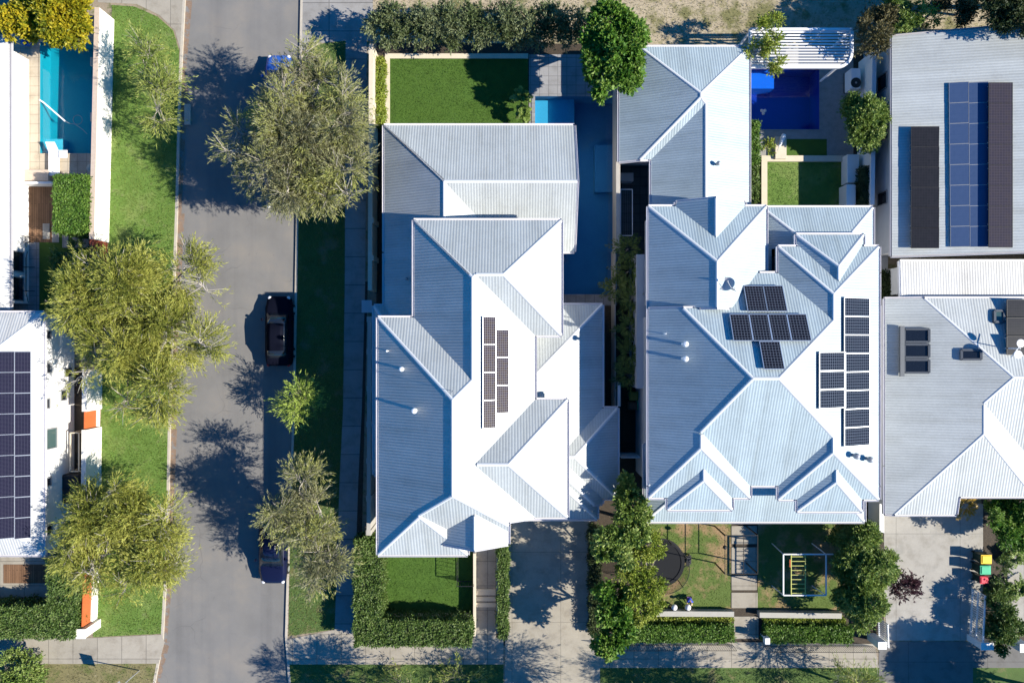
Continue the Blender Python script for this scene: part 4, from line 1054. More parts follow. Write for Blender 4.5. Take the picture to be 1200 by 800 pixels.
# ------------------------------------------------------------------ bins
def bin_(px, py, body, lid, label, w_=.58, d=.72, h=1.02, rot=0., group=None):
    p = P(px, py, h); t = empty('wheelie_bin', (p.x, p.y, 0), label, 'bin', group); X, Y = p.x, p.y
    mb = MB(); n = 0
    lo = [(X - d * .36, Y - w_ * .38), (X + d * .36, Y - w_ * .38), (X + d * .36, Y + w_ * .38), (X - d * .36, Y + w_ * .38)]
    hi = [(X - d * .45, Y - w_ * .46), (X + d * .47, Y - w_ * .46), (X + d * .47, Y + w_ * .46), (X - d * .45, Y + w_ * .46)]
    L_ = [(x, y, .08) for x, y in lo]; H_ = [(x, y, h - .04) for x, y in hi]
    mb.poly(L_[::-1]); mb.poly(H_)
    for i in range(4): j = (i + 1) % 4; mb.poly([L_[i], L_[j], H_[j], H_[i]])
    mb.build('body', body, t, bev=.02)
    mb = MB(); mb.box(X - d * .46, X + d * .5, Y - w_ * .5, Y + w_ * .5, h - .035, h + .02); mb.box(X - d * .36, X + d * .38, Y - w_ * .4, Y + w_ * .4, h + .02, h + .055)
    lo_ = mb.build('lid', lid, t, bev=.015)
    MB().tube([(X - d * .56, Y - w_ * .36, h - .06), (X - d * .56, Y + w_ * .36, h - .06)], .018, 8).build('handle', body, t)
    for s_ in (-1, 1): MB().tube([(X - d * .36, Y + s_ * w_ * .38, .1), (X - d * .36, Y + s_ * w_ * .47, .1)], .1, 14).build('wheel', MAT['tyre'], t)
    return t
gb = 'bins beside the grey driveway'
bin_(1155.5, 655, MAT['bin_green'], MAT['lid_yellow'], 'wheelie bin with a yellow lid, top of the three by the driveway', group=gb)
bin_(1154.5, 667.5, MAT['bin_green'], MAT['lid_green'], 'wheelie bin with a bright green lid, middle of the three by the driveway', group=gb)
bin_(1153.3, 679.3, MAT['bin_green'], MAT['lid_red'], 'smaller wheelie bin with a red lid, lowest of the three by the driveway', w_=.48, d=.58, h=.93, group=gb)
gs = 'bins in the shaded side passage'
bin_(752.5, 475, MAT['bin_green'], MAT['lid_green'], 'shaded wheelie bin with a green lid in the side passage', group=gs)
bin_(743.5, 464, MAT['bin_green'], MAT['lid_olive'], 'shaded wheelie bin with a dull yellow lid in the side passage', group=gs)
bin_(741.5, 475.5, MAT['bin_green'], MAT['lid_brown'], 'shaded wheelie bin with a brown lid in the side passage', w_=.5, d=.6, group=gs)
# ------------------------------------------------------------------ cars (bonnet towards +y unless flipped)
def car(px, py, label, paint, flip=False, L=4.4, W_=1.8):
    c = P(px, py, 0); t = empty('parked_car', (c.x, c.y, -.11), label, 'car', 'cars parked along the right kerb')
    g = -.11; s = -1 if flip else 1; hw = W_ / 2; hl = L / 2
    def ring(y, w_, zb, zm, zt, wt):
        return [(-w_ * .92, y, zb), (-w_, y, zm), (-w_ * .97, y, (zm + zt) / 2), (-wt, y, zt), (-wt * .5, y, zt + .03), (wt * .5, y, zt + .03), (wt, y, zt), (w_ * .97, y, (zm + zt) / 2), (w_, y, zm), (w_ * .92, y, zb)]
    def loft(rs, ends=True):
        mb = MB(); k = len(rs[0])
        for r_ in rs: mb.v += [(c.x + p[0] * s, c.y + p[1] * s, g + p[2]) for p in r_]
        for i in range(len(rs) - 1):
            for j in range(k): a = i * k + j; b = i * k + (j + 1) % k; mb.f.append((a, b, b + k, a + k)); mb.mi.append(0)
        if ends: mb.f.append(tuple(range(k))[::-1]); mb.f.append(tuple(len(mb.v) - k + j for j in range(k))); mb.mi += [0, 0]
        return mb
    st = [(-hl, .80, .35, .5, .78, .66), (-hl + .12, .9, .25, .5, .93, .74), (-hl + .7, 1, .2, .5, .98, .80), (-.6, 1, .2, .5, .96, .82), (.55, 1, .2, .5, .95, .82), (hl - .75, .98, .2, .5, .86, .76), (hl - .2, .9, .25, .48, .74, .66), (hl, .76, .35, .48, .62, .54)]
    loft([ring(y, w_ * hw, a, b, d, e * hw) for y, w_, a, b, d, e in st]).build('body', paint, t, bev=.03, smooth=True)
    cb = [(-hl + .45, .78, .96, .70), (-hl + 1.0, .80, 1.38, .62), (-.1, .82, 1.43, .64), (.45, .82, 1.40, .62), (1.15, .80, .95, .74)]
    def cring(y, wb, zt, wt): return [(-wb * hw, y, .9), (-wt * hw, y, max(zt - .05, .92)), (-wt * hw * .6, y, max(zt, .93)), (wt * hw * .6, y, max(zt, .93)), (wt * hw, y, max(zt - .05, .92)), (wb * hw, y, .9)]
    loft([cring(*q) for q in cb]).build('cabin_glass', MAT['glass'], t, smooth=True)
    loft([[(-.60 * hw, y, z), (-.3 * hw, y, z + .025), (.3 * hw, y, z + .025), (.60 * hw, y, z), (0, y, z - .02)] for y, z in ((-hl + .98, 1.385), (-.1, 1.44), (.48, 1.40))]).build('roof', paint, t, smooth=True)
    for sx in (-1, 1):
        for y in (-hl + .85, hl - .85):
            x = c.x + sx * (hw - .2); w_ = MB().tube([(x, c.y + y, g + .32), (x + sx * .2, c.y + y, g + .32)], .32, 18).build('wheel', MAT['tyre'], t)
            MB().tube([(x + sx * .2, c.y + y, g + .32), (x + sx * .215, c.y + y, g + .32)], .19, 12).build('rim', MAT['alu'], w_)
        MB().ball((c.x + sx * hw * .68 * s, c.y + (hl - .1) * s, g + .62), .13, 8, sz=.6).build('headlight', MAT['lampglass'], t)
        MB().ball((c.x + sx * hw * .72 * s, c.y - (hl - .06) * s, g + .74), .12, 8, sz=.6).build('tail_light', MAT['tail'], t)
        MB().ball((c.x + sx * (hw + .08) * s, c.y + .75 * s, g + .98), .1, 8, sz=.7).build('mirror', paint, t)
car(330, 108, 'bright blue car parked under the top of the big grey-green street tree', MAT['car_blue'])
car(329, 206, 'silver grey car almost hidden beneath the big grey-green street tree', MAT['car_grey'], True)
car(323, 638, 'dark navy car parked below the lower right street tree', MAT['car_navy'], True, 4.7, 1.85)
car(330, 388, 'black car parked in the long shadow of the white house', MAT['car_black'], False, 4.5)
# ------------------------------------------------------------------ pergola
z = 2.5; a, b = P(879, 35, z), P(998, 79, z)
t = empty('pergola', (b.x, b.y, 0), 'white slatted pergola with a rounded corner over the deck above the navy pool', 'pergola')
mb = MB(); rr = .9; cy0, cy1 = b.y, a.y; pts = [(a.x, cy1, z), (b.x, cy1, z)]
pts += [(b.x, cy0 + rr, z)] + [(b.x - rr + rr * math.cos(q), cy0 + rr - rr * math.sin(q), z) for q in [math.pi / 2 * k / 6 for k in range(1, 7)]] + [(a.x, cy0, z)]
for p, q in zip(pts, pts[1:] + pts[:1]): mb.bar(p, q, .16, .2)
mb.build('frame', MAT['metalw'], t)
mb = MB(); n = 12
for k in range(n):
    y = cy1 - (cy1 - cy0) * (k + .9) / (n + .8); x1 = b.x - .09
    if y < cy0 + rr: x1 = b.x - rr + math.sqrt(max(0, rr * rr - (cy0 + rr - y) ** 2)) - .08
    mb.bar((a.x + .1, y, z), (x1, y, z + .0), .088, .05)
mb.build('slats', MAT['metalw'], t)
for x, y in ((a.x + .1, cy1), (b.x - .05, cy1 - .05), (a.x + .1, cy0), (b.x - rr, cy0)): MB().box(x - .06, x + .06, y - .06, y + .06, 0, z - .1).build('post', MAT['metalw'], t)
# ------------------------------------------------------------------ trampoline
p0 = P(774, 659, .9); X, Y = p0.x, p0.y; r_ = 1.5
t = empty('trampoline', (X, Y, 0), 'round black trampoline with a safety net on the worn front lawn', 'trampoline')
mb = MB(); mb.poly([(X + r_ * .94 * math.cos(q), Y + r_ * .94 * math.sin(q), .86) for q in [2 * math.pi * k / 40 for k in range(40)]]); mb.build('mat', MAT['tramp_mat'], t)
ring = lambda r, z, n=40: [(X + r * math.cos(2 * math.pi * k / n), Y + r * math.sin(2 * math.pi * k / n), z) for k in range(n + 1)]
mb = MB()
for k in range(40):
    q0, q1 = 2 * math.pi * k / 40, 2 * math.pi * (k + 1) / 40
    mb.poly([(X + a_ * math.cos(q), Y + a_ * math.sin(q), .9) for a_, q in ((r_ * .9, q0), (r_ * 1.04, q0), (r_ * 1.04, q1), (r_ * .9, q1))])
mb.build('edge_pad', MAT['black'], t); MB().tube(ring(r_ * 1.02, .85), .04, 6).build('frame', MAT['black'], t)
MB().tube(ring(r_ * 1.02, 2.3), .022, 6).build('net_hoop', MAT['black'], t)
mb = MB()
for k in range(40):
    q0, q1 = 2 * math.pi * k / 40, 2 * math.pi * (k + 1) / 40
    mb.poly([(X + r_ * math.cos(q0), Y + r_ * math.sin(q0), .9), (X + r_ * math.cos(q1), Y + r_ * math.sin(q1), .9), (X + r_ * math.cos(q1), Y + r_ * math.sin(q1), 2.3), (X + r_ * math.cos(q0), Y + r_ * math.sin(q0), 2.3)])
mb.build('safety_net', MAT['net'], t)
for k in range(6):
    q = 2 * math.pi * (k + .25) / 6; x, y = X + r_ * 1.07 * math.cos(q), Y + r_ * 1.07 * math.sin(q)
    MB().tube([(x, y, .02), (x, y, 2.32)], .025, 8).build('pole', MAT['black'], t)
mb = MB(); lx = X + r_ + .35
for s_ in (-.28, .28): mb.bar((lx + .25, Y + s_, 0), (X + r_ + .03, Y + s_, .9), .05, .05)
for k in range(3): mb.bar((lx + .2 - .12 * k, Y - .28, .22 + .24 * k), (lx + .2 - .12 * k, Y + .28, .22 + .24 * k), .2, .04)
mb.build('ladder', MAT['blackp'], t)
# ------------------------------------------------------------------ garden arch, climbing frame
z = 2.3; a, b, m_ = P(849.5, 627, z), P(888, 672, z), P(871.5, 650, z)
t = empty('garden_arbour', (a.x, a.y, 0), 'thin black metal arbour frame standing over the stepping slab path', 'arbour'); mb = MB()
for p, q in (((a.x, a.y), (b.x, a.y)), ((b.x, a.y), (b.x, b.y)), ((b.x, b.y), (a.x, b.y)), ((a.x, b.y), (a.x, a.y)), ((m_.x, a.y), (m_.x, b.y))): mb.bar((p[0], p[1], z), (q[0], q[1], z), .034, .034)
mb.build('beams', MAT['black'], t)
for x, y in ((a.x, a.y), (b.x, a.y), (b.x, b.y), (a.x, b.y)): MB().box(x - .035, x + .035, y - .035, y + .035, 0, z - .04).build('post', MAT['black'], t)
MB().ball((a.x, P(0, 641, z).y, z - .02), .13, 10).build('lamp', MAT['black'], t)
z = 2.1; a, b = P(918, 649, z), P(968, 697, z)
t = empty('climbing_frame', (a.x, a.y, 0), 'white square climbing frame with yellow monkey bars on the shaded front lawn', 'climbing frame'); mb = MB()
for p, q in (((a.x, a.y), (b.x + .5, a.y)), ((b.x, a.y), (b.x, b.y)), ((b.x, b.y), (a.x, b.y)), ((a.x, b.y), (a.x, a.y))): mb.bar((p[0], p[1], z), (q[0], q[1], z), .075, .075)
mb.build('top_frame', MAT['metalw'], t)
for x, y, dx, dy in ((a.x, a.y, .03, .1), (b.x, a.y, -.03, .1), (b.x, b.y, -.03, -.1), (a.x, b.y, .03, -.1)): MB().tube([(x, y, z), (x + dx, y + dy, 0)], .035, 8).build('leg', MAT['metalw'], t)
x0, x1 = P(927, 0, z).x, P(943.5, 0, z).x; mb = MB()
for x in (x0, x1): mb.bar((x, a.y, z + .03), (x, b.y, z + .03), .05, .05)
for k in range(9): y = a.y + (b.y - a.y) * (k + .5) / 9; mb.bar((x0, y, z + .03), (x1, y, z + .03), .04, .04)
mb.build('monkey_bars', MAT['yellow_bar'], t)
MB().bar((x0 - .07, P(0, 655, z).y, z), (x0 - .07, P(0, 664, z).y, z), .06, .1).build('grip', MAT['corten'], t)
# ------------------------------------------------------------------ child
def skinned(name, joints, edges, mat, parent, org, sub=2):
    me = bpy.data.meshes.new(name); me.from_pydata([j[0] for j in joints], edges, []); o = link(name, me, mat, parent)
    sm = o.modifiers.new('Skin', 'SKIN')
    for v, j in zip(me.skin_vertices[0].data if me.skin_vertices else [], joints): v.radius = (j[1], j[1])
    return o
fp = P(806.5, 698.5, 0)
t = empty('person', fp, 'crouching child in a bright blue top near the two white garden lights', 'person')
def bodymesh(joints, edges, root=0):
    bm = bmesh.new(); lay = bm.verts.layers.skin.verify(); vs = []
    for i, (p, r0) in enumerate(joints):
        v = bm.verts.new(p); v[lay].radius = (r0, r0); v[lay].use_root = (i == root); vs.append(v)
    for a_, b_ in edges: bm.edges.new((vs[a_], vs[b_]))
    me = bpy.data.meshes.new('b'); bm.to_mesh(me); bm.free(); return me
fx, fy = fp.x, fp.y
def J(x, y, z): return (fx + x, fy + y, z)       # child faces -y (towards the front wall)
Jn = [(J(0, .02, .30), .095), (J(0, -.06, .42), .09), (J(0, -.14, .54), .095), (J(0, -.18, .61), .05), (J(0, -.22, .68), .07), (J(0, -.24, .78), .085), (J(0, -.24, .84), .05)]
En = [(0, 1), (1, 2), (2, 3), (3, 4), (4, 5), (5, 6)]
for s_ in (-1, 1):
    n = len(Jn); Jn += [(J(.08 * s_, 0, .29), .075), (J(.11 * s_, -.24, .34), .055), (J(.1 * s_, -.06, .09), .04), (J(.1 * s_, -.08, .04), .035), (J(.11 * s_, -.2, .03), .03)]
    En += [(0, n), (n, n + 1), (n + 1, n + 2), (n + 2, n + 3), (n + 3, n + 4)]
    n = len(Jn); Jn += [(J(.14 * s_, -.14, .55), .045), (J(.19 * s_, -.22, .40), .035), (J(.13 * s_, -.36, .28), .026), (J(.12 * s_, -.40, .25), .028)]
    En += [(2, n), (n, n + 1), (n + 1, n + 2), (n + 2, n + 3)]; h_ = n + 3
    for k in range(5):
        m_ = len(Jn); dx = (-.024 + .012 * k); Jn += [(J(.12 * s_ + dx, -.425 - (.01 if k else -.01), .235), .008), (J(.12 * s_ + dx * 1.2, -.45 + (.02 if k == 0 else 0), .205), .007)]; En += [(h_, m_), (m_, m_ + 1)]
def skin_obj(name, J_, E_, mat, parent):
    me = bodymesh(J_, E_); o = link(name, me, mat, parent); o.modifiers.new('Skin', 'SKIN').use_smooth_shade = True
    s_ = o.modifiers.new('Sub', 'SUBSURF'); s_.levels = 1; s_.render_levels = 2; return o
body = skin_obj('body', Jn, En, MAT['skin'], t)
skin_obj('shirt', [(J(0, 0, .34), .115), (J(0, -.06, .43), .11), (J(0, -.14, .555), .115), (J(.13, -.15, .56), .06), (J(.18, -.205, .43), .048), (J(-.13, -.15, .56), .06), (J(-.18, -.205, .43), .048)], [(0, 1), (1, 2), (2, 3), (3, 4), (2, 5), (5, 6)], MAT['shirt'], body)
skin_obj('trousers', [(J(0, .02, .30), .11)] + [q for s_ in (-1, 1) for q in ((J(.08 * s_, 0, .29), .09), (J(.11 * s_, -.245, .345), .07), (J(.1 * s_, -.08, .13), .052))], [(0, 1), (1, 2), (2, 3), (0, 4), (4, 5), (5, 6)], MAT['trousers'], body)
MB().lathe(J(0, -.225, .735), [(.085, 0), (.1, .04), (.098, .09), (.07, .135), (.02, .15)], 12).build('hair', MAT['hair'], body, smooth=True)
mb = MB()
for s_ in (-1, 1): mb.ball(J(.032 * s_, -.315, .765), .012, 8)
mb.build('eyes', MAT['black'], body); MB().ball(J(0, -.325, .74), .016, 8).build('nose', MAT['skin'], body); MB().bar(J(-.022, -.312, .705), J(.022, -.312, .705), .01, .01).build('mouth', MAT['lid_red'], body)
# ------------------------------------------------------------------ small things
def small_light(px, py, label):
    p = P(px, py, .35); t = empty('garden_light', (p.x, p.y, 0), label, 'garden light'); MB().tube([(p.x, p.y, 0), (p.x, p.y, .25)], .05, 10).build('stem', MAT['metalw'], t)
    MB().ball((p.x, p.y, .38), .2, 14).build('globe', MAT['metalw'], t, smooth=True)
small_light(790, 711, 'smaller white globe light at the front wall, further left'); small_light(806, 711, 'white globe light at the front wall, just below the child')
p = P(899.5, 751, 1.2); t = empty('letterbox', (p.x, p.y, 0), 'white letterbox standing at the footpath by the front path', 'letterbox')
MB().box(p.x - .16, p.x + .16, p.y - .2, p.y + .2, .8, 1.2).build('box', MAT['metalw'], t, bev=.02); MB().box(p.x - .05, p.x + .05, p.y - .05, p.y + .05, 0, .8).build('post', MAT['metalw'], t); MB().bar((p.x - .1, p.y - .202, 1.08), (p.x + .1, p.y - .202, 1.08), .01, .03).build('slot', MAT['black'], t)
def aircon(px, py, z, sx, sy, label, fan='top'):
    p = P(px, py, z); t = empty('air_conditioner', (p.x, p.y, 0), label, 'air conditioner')
    MB().box(p.x - sx / 2, p.x + sx / 2, p.y - sy / 2, p.y + sy / 2, .08, z).build('casing', MAT['metalw'], t, bev=.02)
    f = MB().lathe((p.x, p.y - sy * .22, z), [(.33, 0), (.33, .03), (.28, .03)], 20).build('fan_grille', MAT['black'], t)
    MB().lathe((p.x, p.y - sy * .22, z + .035), [(.07, 0), (.05, .02)], 10).build('fan_hub', MAT['metalg'], f)
    MB().box(p.x - sx / 2 - .03, p.x + sx / 2 + .03, p.y - sy / 2, p.y + sy / 2, 0, .08).build('feet', MAT['black'], t)
aircon(1003, 92, 1.0, .62, 1.3, 'white air conditioner with a round black fan beside the pool deck')
aircon(1039, 287, .9, .5, .9, 'white air conditioner at the shaded wall of the pale grey house')
# satellite dish on the roof of B
p = on_roof(UB[3], 857, 340); t = empty('satellite_dish', p, 'grey oval satellite dish on a bracket beside the black solar panels', 'satellite dish')
c = p + Vector((-.55, .25, 1.0)); mb = MB(); nrm = Vector((-.35, .45, .8)).normalized(); u = nrm.cross(Vector((0, 0, 1))).normalized(); v_ = nrm.cross(u)
rings = []
for r0, dz in ((0.02, -.08), (.2, -.05), (.36, .02), (.42, .05)): rings.append([c + u * r0 * 1.05 * math.cos(2 * math.pi * k / 24) + v_ * r0 * math.sin(2 * math.pi * k / 24) + nrm * dz for k in range(24)])
for r0, r1 in zip(rings, rings[1:]):
    for k in range(24): mb.poly([r0[k], r0[(k + 1) % 24], r1[(k + 1) % 24], r1[k]])
mb.build('dish', MAT['gutd'], t, smooth=True)
MB().tube([p - Vector((0, 0, .1)), p + Vector((0, 0, .7)), c - nrm * .1], .035, 8).build('mast', MAT['metalg'], t)
mb = MB().tube([c - v_ * .4, c + nrm * .5 - v_ * .15], .02, 6); mb.ball(c + nrm * .5 - v_ * .15, .06, 8); mb.build('feed_arm', MAT['metalg'], t)
mb = MB()
for q in ((.5, -.2), (.45, .35)): mb.tube([p + Vector((0, 0, .6)), Vector((p.x + q[0], p.y + q[1], UB[3].h(p.x + q[0], p.y + q[1])))], .018, 6)
mb.build('stays', MAT['metalw'], t)
# roof antenna on house H
p = on_roof(HB[0], 1178, 408); t = empty('roof_antenna', p, 'small white roof antenna with two discs near the right photo edge', 'antenna')
mb = MB().tube([p - Vector((0, 0, .1)), p + Vector((0, 0, 1.3))], .03, 8); mb.bar(p + Vector((-.4, -.5, 1.1)), p + Vector((.4, .5, 1.1)), .04, .04); mb.build('mast', MAT['metalw'], t)
for dx, dy in ((-.1, -.35), (.05, .3)): MB().lathe(p + Vector((dx, dy, 1.15)), [(.03, 0), (.2, .06), (.24, .12), (.1, .14)], 14).build('disc', MAT['metalw'], t)
# clothes line in the service yard
z = 1.6; a, b = P(727.5, 222, z), P(741, 276, z); t = empty('clothesline', (a.x, a.y, 0), 'white rectangular clothes line frame in the dark service yard', 'clothesline'); mb = MB()
for p, q in (((a.x, a.y), (b.x, a.y)), ((b.x, a.y), (b.x, b.y)), ((b.x, b.y), (a.x, b.y)), ((a.x, b.y), (a.x, a.y))): mb.bar((p[0], p[1], z), (q[0], q[1], z), .035, .035)
mb.build('frame', MAT['metalw'], t); mb = MB()
for k in range(1, 5): x = a.x + (b.x - a.x) * k / 5; mb.bar((x, a.y, z), (x, b.y, z), .006, .006)
mb.build('lines', MAT['metalg'], t)
for y in (a.y, b.y): MB().tube([(a.x, y, 0), (a.x, y, z)], .03, 8).build('post', MAT['metalw'], t)
a, b = P(726, 203, .8), P(742, 212, .8); t = empty('garden_bench', (a.x, a.y, 0), 'grey box bench at the top of the dark service yard', 'bench'); MB().box(a.x, b.x, b.y, a.y, .0, .74).build('box', MAT['wallg'], t); MB().box(a.x - .02, b.x + .02, b.y - .02, a.y + .02, .74, .8).build('lid', MAT['fence'], t)
# west garden
p = P(63, 188, .35); t = empty('sun_lounger', (p.x, p.y, 0), 'white sun lounger on the pavers below the turquoise pool', 'sun lounger')
mb = MB(); x0, x1, y0, y1 = p.x - .36, p.x + .36, p.y - 1.0, p.y + .55
mb.box(x0, x1, y0, y1, .28, .36); mb.build('seat', MAT['white_fabric'], t, bev=.03)
MB().poly([(x0, y1 + .01, .33), (x1, y1 + .01, .33), (x1 - .05, y1 + .55, .75), (x0 + .05, y1 + .55, .75)]).build('backrest', MAT['white_fabric'], t)
MB().box(x1 + .01, x1 + .55, y1 - .4, y1 + .1, .38, .43).build('side_table', MAT['metalw'], t)
for x in (x0 + .05, x1 - .05):
    for y in (y0 + .1, y1 - .1): MB().box(x - .025, x + .025, y - .025, y + .025, 0, .28).build('leg', MAT['metalw'], t)
hp = [P(46, 117, .05), P(52, 121, -.02), P(60, 128, -.08), P(68, 135, -.09), P(76, 142, -.09)]; ho = empty('pool_hose', hp[0], 'white cleaner hose curling across the turquoise pool', 'hose')
MB().tube(hp, .05, 8).build('hose', MAT['metalw'], ho)
lp = [P(76, 142, -.09), P(82, 145, -.09)] + [P(91 + 5.5 * math.cos(q), 140.5 + 5.5 * math.sin(q), -.09) for q in [1.9 - .55 * k for k in range(12)]] + [P(90, 147, -.09), P(97, 152, -.09), P(102, 157, -.09)]
MB().tube(lp, .018, 6).build('thin_hose', MAT['metalg'], ho)
p = P(30, 50, .3); tag(MB().lathe((p.x, p.y, .02), [(.16, 0), (.22, .34), (.24, .36), (.2, .36), (.15, .06)], 16).build('bucket', MAT['bluetub']), 'small blue bucket on the paving left of the yellow-green tree', 'bucket')
for (x, y, lab) in ((106.5, 72, 'small pale block on the pool edge, nearer the yellow-green tree'), (106.5, 137, 'small pale block on the pool edge, nearer the sun lounger')):
    p = P(x + 2, y, .4); tag(MB().box(p.x - .16, p.x + .16, p.y - .28, p.y + .28, 0, .4).build('stone_block', MAT['lime'], bev=.02), lab, 'block')
p = P(106, 197, 1.0); tag(MB().lathe((p.x, p.y, 0), [(.24, 0), (.24, .85), (.28, .88), (.28, .98), (.1, 1.02)], 14).build('bollard', MAT['lime']), 'round pale bollard at the corner of the square hedge', 'bollard')
wallrun('garden_wall', 'low white garden wall between the pool paving and the timber deck', 'wall', [(12, 214), (62, 214)], .14, .9, MAT['wallw'])
a, b = P(22, 198, .7), P(54, 211, .7); t = empty('garden_bench', (a.x, a.y, 0), 'sandy coloured bench against the low white wall by the pool', 'bench'); MB().box(a.x, b.x, b.y, a.y, .4, .5).build('seat', MAT['limec'], t)
for x in (a.x + .15, b.x - .15): MB().box(x - .08, x + .08, b.y + .02, a.y - .02, 0, .4).build('leg', MAT['limec'], t)
p = P(21, 287, .4); t = empty('potted_plant', (p.x, p.y, 0), 'yellowish potted plant on grey paving by the white pool house', 'potted plant')
MB().lathe((p.x, p.y, 0), [(.2, 0), (.28, .36), (.31, .4), (.26, .4), (.25, .34)], 16).build('pot', MAT['pot'], t); V = []; fronds(V, (p.x, p.y, .4), 16, .55, .3, 1.2, 9, .03, .2); link('foliage', quads_mesh('foliage', np.concatenate(V)), LEAF['yel'], t)
t = empty('chair', P(31, 281, 0), 'black wire chair beside the yellowish potted plant', 'chair'); p = P(31, 281, .42); mb = MB(); rg = [(p.x + .24 * math.cos(2 * math.pi * k / 14), p.y + .22 * math.sin(2 * math.pi * k / 14), .42) for k in range(15)]
mb.tube(rg, .022, 6); [mb.bar((p.x - .22, p.y - .2 + .1 * k, .42), (p.x + .22, p.y - .2 + .1 * k, .42), .015, .015) for k in range(5)]; mb.build('seat', MAT['black'], t)
MB().tube([(p.x + .25 * math.cos(q), p.y + .23 * math.sin(q), .85) for q in [-1.3 + .26 * k for k in range(11)]], .022, 6).build('backrest', MAT['black'], t)
for k in range(4): q = math.pi / 4 + math.pi / 2 * k; MB().tube([(p.x + .2 * math.cos(q), p.y + .18 * math.sin(q), .42), (p.x + .26 * math.cos(q), p.y + .24 * math.sin(q), 0)], .016, 6).build('leg', MAT['black'], t)
a, b = P(23, 313, 1.0), P(41, 341, 1.0); m_ = P(30.5, 0, 1.0).x; t = empty('clothes_airer', (a.x, a.y, 0), 'thin black clothes airer on the grey paving below the potted plant', 'clothes airer'); mb = MB()
for y in (a.y, b.y): mb.bar((a.x, y, 1.0), (b.x, y, 1.0), .04, .04)
mb.bar((m_, a.y + .6, 1.0), (m_, b.y - .1, 1.0), .04, .04); mb.build('rails', MAT['black'], t)
for q, w2 in (((m_, a.y + .6), (m_ - .55, a.y + 1.2)), ((m_, b.y - .1), (m_ - .5, b.y - .75))): MB().bar((q[0], q[1], 1.), (w2[0], w2[1], 0), .03, .03).build('leg', MAT['black'], t)
a, b = P(82.5, 507, 1.2), P(92.5, 552, 1.2); t = empty('garden_trellis', (a.x, a.y, 0), 'pale rectangular frame leaning by the white wall of the corner house', 'trellis'); mb = MB()
for p, q in (((a.x, a.y), (b.x, a.y)), ((b.x, a.y), (b.x, b.y)), ((b.x, b.y), (a.x, b.y)), ((a.x, b.y), (a.x, a.y))): mb.bar((p[0], p[1], 1.2), (q[0], q[1], 1.2), .07, .07)
mb.build('frame', MAT['lime'], t)
for x, y in ((a.x, a.y), (b.x, a.y), (b.x, b.y), (a.x, b.y)): MB().box(x - .03, x + .03, y - .03, y + .03, 0, 1.16).build('post', MAT['lime'], t)
a, b = P(70, 556, 1.3), P(92, 590, 1.3); t = empty('water_tank', (a.x, a.y, 0), 'black slim tank against the wall beside the lower verge tree', 'tank'); MB().box(a.x, b.x, b.y, a.y, 0, 1.3).build('shell', MAT['blackp'], t, bev=.08)
mb = MB(); [mb.bar((a.x + .06, a.y + (b.y - a.y) * k, 1.31), (b.x - .06, a.y + (b.y - a.y) * k, 1.31), .04, .03) for k in (.1, .5, .9)]; mb.build('ribs', MAT['black'], t)
# street sign
p = P(163.5, 785, 0); t = empty('street_sign', p, 'slim street sign on a pole at the bottom left corner verge', 'sign')
MB().tube([p, p + Vector((0, 0, 2.9))], .035, 8).build('pole', MAT['alu'], t); q = p + Vector((.02, .0, 2.55)); d = Vector((.35, -.94, 0)) * .38
MB().bar(q - d, q + d, .012, .6).build('plate', MAT['metalg'], t)
MB().box(*[v for v in (P(216, 0, 0).x, P(223, 0, 0).x, P(0, 146, 0).y, P(0, 122, 0).y)], -.14, .02).build('drain_cover', MAT['kerb'])['kind'] = 'structure'
# pool B things
p = P(894.5, 131, -.1); t = empty('pool_float', (p.x, p.y, -.12), 'pale three-lobed float drifting on the navy pool', 'pool float'); mb = MB()
for k in range(3): q = 2 * math.pi * k / 3 + .5; mb.ball((p.x + .12 * math.cos(q), p.y + .12 * math.sin(q), -.08), .11, 10, sz=.5)
mb.build('lobes', MAT['gutd'], t)
a, b = P(919, 158, .6), P(913, 172, .6); t = empty('folded_parasol', (a.x, a.y, 0), 'white folded parasol lying on the ledge below the navy pool', 'parasol')
MB().tube([(a.x, a.y, .55), a.lerp(b, .3), b], [.14, .17, .05], 10).build('canopy', MAT['white_fabric'], t); MB().tube([b, b + (b - a) * .35], .02, 6).build('pole', MAT['alu'], t)
a, b = P(909, 160, .42), P(922, 186, .42); tag(MB().box(a.x, b.x, b.y, a.y, 0, .38).build('garden_ledge', MAT['lime'], bev=.01), 'pale stone ledge at the left end of the small dark lawn', 'ledge')
# ------------------------------------------------------------------ street trees
def lob(s, z, zr=.6): return [(x, y, r, z + random.uniform(-.4, .5), zr) for x, y, r in s]
gt = 'street trees along the verges'
tree('street_tree', 'biggest grey-green street tree, hanging over the two parked cars', 'tree', (364, 165), lob([(354, 66, 12), (352, 88, 16), (334, 112, 22), (372, 108, 26), (345, 150, 44), (395, 142, 27), (290, 160, 27), (312, 196, 34), (362, 198, 38), (404, 200, 23), (402, 112, 18), (274, 176, 14), (338, 222, 18), (382, 226, 14), (408, 228, 8)], 5.0), 'wispy', LEAF['pep2'], MAT['barkp'], 2.1, .2, gt, bare=6)
tree('street_tree', 'wide yellow-green street tree overhanging the left kerb at mid height', 'tree', (168, 392), lob([(140, 330, 34), (98, 352, 32), (196, 398, 38), (135, 412, 40), (188, 452, 32), (216, 318, 30), (84, 372, 20), (236, 402, 20), (182, 480, 14), (160, 370, 34), (238, 335, 16), (112, 312, 16), (100, 440, 20), (150, 466, 18)], 4.6), 'wispy', LEAF['pep'], MAT['barkp'], 1.6, .2, gt)
